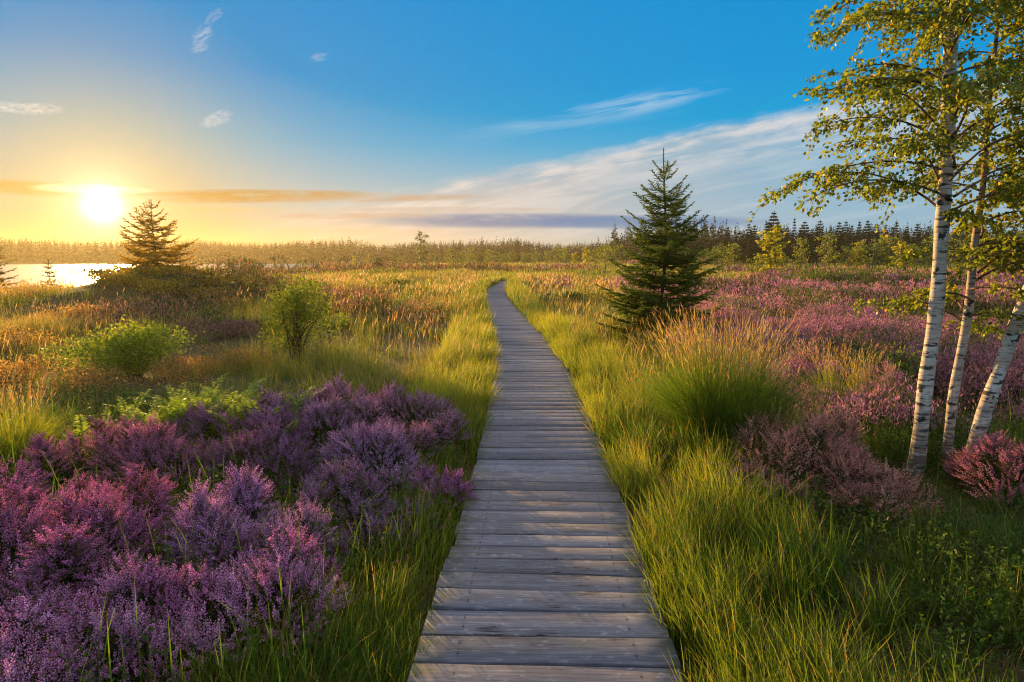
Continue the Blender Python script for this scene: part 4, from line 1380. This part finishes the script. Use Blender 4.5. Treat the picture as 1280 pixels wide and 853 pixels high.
# ------------------------------------------------------------------ trees far out on the heath
def far_conifer(seed, h, rb, n, c0, c1, bare=.06, rag=.25, power=.8, mat=None):
    r = np.random.default_rng(seed)
    gt = Geo(); gc = Geo()
    tube(gt, np.stack([np.zeros(6), np.zeros(6), np.linspace(0, h * .97, 6)], 1), np.linspace(.016 * h, .004 * h, 6), (1, 1, 1), 5)
    f = r.uniform(bare, 1, n) ** .85
    tier = np.floor(f * 17) / 17 + r.uniform(0, .025, n)
    f = np.clip(tier, bare, .995)
    a = r.uniform(0, 6.28, n)
    env = rb * (1 - f) ** power * (1 + rag * (vnoise(a * 1.3, f * 9, seed) - .4)) + .012 * h * (1 - f)
    q0 = r.uniform(0, .75, n) * env
    L = (env - q0) * r.uniform(.8, 1.1, n) + .02 * h
    ax = np.stack([np.cos(a), np.sin(a), np.zeros(n)], 1)
    P = ax * q0[:, None]; P[:, 2] = f * h - q0 * .18
    D = ax + np.array([0, 0, 1.]) * (r.normal(-.22, .18, n) + .55 * f ** 3)[:, None]
    col = mixc(c0, c1, np.clip(r.normal(.4, .25, n) + .25 * (q0 / (env + .01) - .4), 0, 1)) * r.uniform(.7, 1.3, (n, 1))
    leaves(gc, P, D, norm(sphere_dirs(n) * .7 + np.array([0, 0, 1.0])), L, np.maximum(L * .5, .015 * h), col, simple=True)
    nt_ = 10
    T = np.zeros((nt_, 3)); T[:, 2] = h * np.linspace(.9, .985, nt_)
    leaves(gc, T, sphere_dirs(nt_) * .5 + np.array([0, 0, .8]), sphere_dirs(nt_), .035 * h, .010 * h, np.tile(np.asarray(c0), (nt_, 1)), simple=True)
    return gt.mesh('far_conifer_trunk', M_BARK), gc.mesh('far_conifer_crown', mat or M_WOOD)


def far_birch(seed, h, rb, n, c0, c1, ls=.10, slim=1.0):
    r = np.random.default_rng(seed)
    gt = Geo(); gc = Geo()
    s = np.linspace(0, 1, 8)
    tube(gt, np.stack([.03 * h * np.sin(s * 4 + seed), .02 * h * np.sin(s * 3), s * h * .95], 1), np.linspace(.016 * h, .004 * h, 8), (.5, .42, .36), 5)
    nb = 16
    for i in range(nb):
        f = .15 + .78 * i / nb; a = i * 2.4; L = rb * 1.0 * math.sin(min(1, (1 - f) * 1.5 + .12) * 1.57) * r.uniform(.7, 1.2)
        b = np.array([0, 0, f * h]); e = b + np.array([math.cos(a) * L, math.sin(a) * L, L * r.uniform(.3, .9) * slim])
        P = b + (e - b) * s[:, None]
        tube(gt, P, np.linspace(.006 * h, .002 * h, 8), (.25, .18, .13), 3, False)
        m = n // nb
        u = r.uniform(.15, 1.08, m)
        Q = b + (e - b) * u[:, None] + r.normal(0, 1, (m, 3)) * np.array([.17, .17, .13]) * rb * (1.2 - .6 * u[:, None])
        col = mixc(c0, c1, np.clip(r.normal(.5, .25, m), 0, 1)) * r.uniform(.7, 1.3, (m, 1))
        leaves(gc, Q, sphere_dirs(m) + np.array([0, 0, -.3]), sphere_dirs(m), ls * h * r.uniform(.6, 1.2, m), ls * h * .62, col, simple=True)
    return gt.mesh('far_birch_trunk', M_BIRCH), gc.mesh('far_birch_crown', M_SHRUB)


DS0, DS1 = (.014, .028, .012), (.040, .060, .020)
CON = [far_conifer(400 + k, 10.0, rb, 900, DS0, DS1, power=pw) for k, (rb, pw) in enumerate(((1.9, .8), (1.55, .9), (2.3, .75), (1.7, .7)))]
BIR = [far_birch(420 + k, 4.0, rb, 700, c0, c1, ls) for k, (rb, c0, c1, ls) in enumerate((
    (1.0, (.12, .15, .02), (.26, .26, .03), .045), (1.3, (.09, .13, .018), (.20, .22, .025), .045), (.8, (.21, .21, .018), (.42, .36, .03), .06), (1.5, (.07, .11, .016), (.16, .18, .02), .045)))]


def place(kind, meshes, px, ytop, ybase, Y, label, group, hmesh, rz=0, cat='tree', wide=1.0):
    p = ony(px, ybase, Y)
    z = gz(p[0], p[1])
    top = ony(px, ytop, Y)[2]
    s = (top - z) / hmesh
    return tree_at(kind, (p[0], p[1], z - .02 * s), meshes[0], meshes[1], label, cat, group, rz, (s * wide, s * wide, s))


# yellow birch and the dark spruces behind it
place('birch_tree', BIR[2], 962, 281, 358, 41, 'yellow-green birch standing before the dark spruces', None, 4.0, .4, wide=1.35)
place('birch_tree', BIR[0], 947, 318, 360, 40, 'low yellow birch bush at the foot of the yellow-green birch', None, 4.0, 1.4, wide=1.5)
G_S = 'dark spruces of the right wood edge'
tops = [(868, 303), (878, 298), (889, 300), (899, 293), (908, 284), (917, 283), (926, 291), (934, 279), (941, 281), (955, 275), (964, 264), (973, 281), (982, 284), (990, 272), (1003, 276), (1012, 286), (1022, 275), (1036, 283),
        (1046, 277), (1054, 276), (1062, 281), (1071, 276), (1081, 275), (1092, 279), (1104, 280), (1117, 277), (1130, 282), (1143, 279), (1156, 283), (1172, 277), (1192, 281), (1210, 276), (1228, 282), (1246, 277), (1264, 280), (1282, 276)]
SPL = {964: 'tallest dark spruce, its tip over the yellow-green birch', 990: 'narrow dark spruce just right of the yellow-green birch', 908: 'first tall spruce of the wood edge right of the young spruce',
       934: 'slim dark spruce left of the tallest one', 1022: 'pointed spruce of the wood edge left of the middle gap'}
for i, (px, yt) in enumerate(tops):
    Yd = 128 + 10 * math.sin(i * 2.1)
    place('spruce_tree', CON[i % 4], px, yt, 330, Yd, SPL.get(px, 'dark spruce in the close row of the right wood edge'), G_S, 10.0, i * 1.7, wide=1.0 + .25 * math.sin(i * 3.3))
G_B = 'birch bushes at the foot of the right wood edge'
for i, (px, yt, yb, Yd, k, w) in enumerate(((898, 306, 328, 95, 1, 1.5), (915, 303, 328, 92, 0, 1.5), (880, 312, 330, 90, 3, 1.7), (1000, 296, 326, 85, 0, 1.0), (1033, 291, 327, 85, 0, 1.15), (1060, 305, 330, 80, 1, 1.6),
                                           (1073, 299, 330, 78, 2, 1.1), (1092, 300, 330, 76, 1, 1.6), (1110, 293, 328, 76, 0, 1.4), (1128, 300, 330, 72, 2, 1.6), (1146, 303, 330, 74, 1, 1.5), (1170, 292, 330, 70, 0, 1.4),
                                           (1200, 300, 332, 66, 1, 1.6), (1230, 294, 332, 66, 0, 1.5), (1262, 300, 334, 62, 1, 1.7), (862, 314, 331, 95, 1, 1.6))):
    lab = {1033: 'bright narrow birch cone before the spruce wood', 1073: 'yellow birch bush shooting up beside the green thicket', 1000: 'olive birch squeezed between two dark spruces'}.get(px, 'green birch bush at the foot of the right wood edge')
    place('birch_bush', BIR[k], px, yt, yb, Yd, lab, G_B, 4.0, i * 1.3, wide=w)
# the lone pine and little trees along the far shore, left of and above the boardwalk
tr, cr = far_birch(441, 7.0, 1.75, 1100, (.045, .065, .015), (.14, .15, .028), .035, slim=.5)
place('pine_tree', (tr, cr), 527, 287, 333, 104, 'lone pine with a rounded top on the far heath left of the boardwalk', None, 7.0)
bush('dark_bush', 307, 337, 72, 1.9, 1.4, 2.3, 900, .30, (.025, .035, .012), (.07, .07, .02), 'dark rounded bush silhouetted on the lake shore', 215, low=.02)
bush('dark_bush', 472, 332, 96, 1.0, .9, 1.7, 300, .35, (.025, .035, .012), (.06, .06, .02), 'small dark bush by the water left of the lone pine', 216, low=.02)
G_M = 'pale young birches on the middle heath'
for i, (px, yt, Yd, k, w) in enumerate(((562, 310, 120, 0, 1.1), (578, 313, 118, 1, 1.3), (588, 309, 125, 0, 1.2), (601, 315, 112, 3, 1.2), (611, 311, 128, 0, 1.2), (626, 316, 120, 1, 1.4), (640, 313, 135, 1, 1.1), (655, 315, 130, 0, 1.2), (668, 312, 138, 1, 1.2),
                                       (684, 313, 126, 0, 1.2), (697, 306, 118, 1, 1.0), (706, 309, 120, 0, 1.2), (718, 315, 112, 2, 1.4), (733, 307, 104, 2, 1.1), (744, 311, 96, 0, 1.5), (757, 305, 92, 0, 1.3), (770, 303, 88, 1, 1.3),
                                       (500, 319, 118, 1, 1.2), (546, 317, 116, 3, 1.2), (443, 318, 100, 2, .7), (460, 316, 120, 0, .9))):
    lab = {733: 'bright yellow-green young birch nearest the far end of the boardwalk', 697: 'slim pale birch on the middle heath under the dark wood', 562: 'first pale birch right of the lone pine'}.get(px, 'small pale birch scattered across the middle heath')
    place('young_birch', BIR[k], px, yt, 331, Yd, lab, G_M, 4.0, i * 2.2, wide=w)


def snags():
    G = 'bare saplings and stumps along the lake shore'
    for i, (px, yt, Yd, ln) in enumerate(((285, 318, 70, .1), (344, 321, 84, -.05), (363, 319, 88, -.5), (368, 327, 88, .3), (380, 324, 90, .25), (391, 322, 92, .1), (406, 324, 94, -.4), (422, 322, 94, .3), (432, 319, 96, .05),
                                          (322, 328, 78, .3), (331, 330, 80, -.2), (271, 327, 66, .2), (350, 330, 84, .4), (398, 329, 90, -.3), (482, 325, 104, .2), (494, 324, 108, 0))):
        p = ony(px, 334, Yd); z = gz(p[0], p[1]); H = ony(px, yt, Yd)[2] - z
        r = np.random.default_rng(500 + i)
        gt = Geo(); gc = Geo()
        s = np.linspace(0, 1, 6)
        P = np.stack([ln * H * s ** 1.5, .05 * H * np.sin(s * 3), s * H], 1)
        tube(gt, P, np.linspace(.09, .03, 6) * max(H, 1) * .6, (1, 1, 1), 5)
        for k in range(6):
            u = r.uniform(.3, .95); b = np.array([np.interp(u, s, P[:, c]) for c in range(3)])
            d = np.array([r.normal(0, 1), r.normal(0, 1), r.uniform(.2, 1)]); d /= np.linalg.norm(d)
            tube(gt, b + d * (H * .3 * s)[:, None], np.linspace(.03, .012, 6), (1, 1, 1), 3, False)
        n = int(r.integers(25, 90))
        Q = np.stack([np.interp(r.uniform(.05, 1, n), s, P[:, c]) for c in range(3)], 1) + r.normal(0, .16 * H, (n, 3)) * np.array([1, 1, .5])
        Q[:, 2] = np.abs(Q[:, 2])
        leaves(gc, Q, sphere_dirs(n), sphere_dirs(n), .28, .16, jitter((.05, .05, .016), n, .3), simple=True)
        lab = {363: 'bare leaning stump pointing left over the bright water', 406: 'low crooked stump bent left by the lake', 285: 'thin dark sapling between the pine mound and the dark bush'}.get(px, 'small dark sapling on the lake shore')
        tree_at('dead_sapling', (p[0], p[1], z), gt.mesh('sapling_trunk', M_DEADWOOD), gc.mesh('sapling_twigs', M_SHRUB), lab, 'sapling', G)


snags()


def forest():
    """the far wood round the lake, one mass of spruces and pines"""
    g = Geo()

    def band(n, x0, x1, yf, depth, h0, h1, c0, c1):
        x = rng.uniform(x0, x1, n); y = yf(x) + rng.uniform(0, 1, n) * depth
        h = rng.uniform(h0, h1, n) * (.62 + .66 * fbm(x * .045, y * .02, 81, 3))
        z = ground(x, y)
        m = 46
        f = np.clip((np.arange(m)[None] + rng.uniform(0, 1, (n, m))) / m, 0, .99)
        a = rng.uniform(0, 6.28, (n, m))
        rb = h * rng.uniform(.15, .24, n)
        env = rb[:, None] * (1 - f) ** .75 * rng.uniform(.7, 1.2, (n, m)) + .012 * h[:, None]
        P = np.stack([np.broadcast_to(x[:, None], (n, m)), np.broadcast_to(y[:, None], (n, m)), z[:, None] + h[:, None] * (f * .98 + .01)], -1).reshape(-1, 3)
        D = np.stack([np.cos(a), np.sin(a), -.3 + .9 * f ** 2], -1).reshape(-1, 3)
        N = norm(sphere_dirs(n * m) * .7 + np.array([0, 0, 1]))
        col = np.repeat(mixc(c0, c1, rng.uniform(0, 1, n)), m, 0) * rng.uniform(.7, 1.3, (n * m, 1))
        leaves(g, P, D, N, (env * 1.2).ravel(), np.maximum(env * .95, .025 * h[:, None]).ravel(), col, simple=True)
        T = np.stack([x, y, z + h * .95], 1)
        leaves(g, T, np.tile([[0, 0, 1.]], (n, 1)), sphere_dirs(n), .07 * h, .018 * h, np.tile(np.asarray(c0), (n, 1)), simple=True)
        twigs(g, np.stack([x, y, z], 1), np.stack([x, y, z + h * .95], 1), .012 * h, np.array((.05, .035, .025)))
    dk0, dk1 = np.array((.016, .030, .012)), np.array((.045, .060, .020))
    band(2300, -330, 60, lambda x: 262 + 10 * np.sin(x * .03), 45, 7.6, 9.6, dk0, dk1)
    band(1300, -330, 60, lambda x: 300 + 10 * np.sin(x * .03), 60, 8.6, 10.8, dk0, dk1)
    band(1300, 40, 260, lambda x: 225 - .25 * x + 6 * np.sin(x * .05), 45, 8, 12, dk0, dk1)
    band(500, 40, 330, lambda x: 270 - .3 * x, 60, 10, 12.5, dk0, dk1)
    band(420, 28, 160, lambda x: 150 - .12 * x, 40, 7.5, 10.5, dk0, dk1)
    # paler young trees at its foot
    band(330, -30, 110, lambda x: 185 - .2 * x, 50, 2.5, 5, np.array((.06, .09, .018)), np.array((.16, .17, .03)))
    tag(link('forest', g.mesh('forest', M_WOOD)), 'far dark conifer wood along the horizon behind lake and heath', 'forest', kind='stuff')


forest()

#ENDVEG
# ------------------------------------------------------------------ render settings
vs = sc.view_settings
vs.view_transform = 'Standard'; vs.look = 'None'; vs.exposure = 1.15; vs.gamma = 1; vs.use_curve_mapping = False
sc.render.engine = 'CYCLES'
cy = sc.cycles
cy.max_bounces = 6; cy.diffuse_bounces = 3; cy.glossy_bounces = 2; cy.transmission_bounces = 4; cy.transparent_max_bounces = 4; cy.volume_bounces = 0
cy.caustics_reflective = False; cy.caustics_refractive = False
cy.sample_clamp_indirect = 4.0
cy.use_denoising = True
try:
    cy.denoiser = 'OPENIMAGEDENOISE'
except Exception:
    pass
cy.use_adaptive_sampling = False
cy.pixel_filter_type = 'BLACKMAN_HARRIS'; cy.filter_width = 1.15
cy.denoising_prefilter = 'NONE'; cy.denoising_input_passes = 'RGB_ALBEDO_NORMAL'
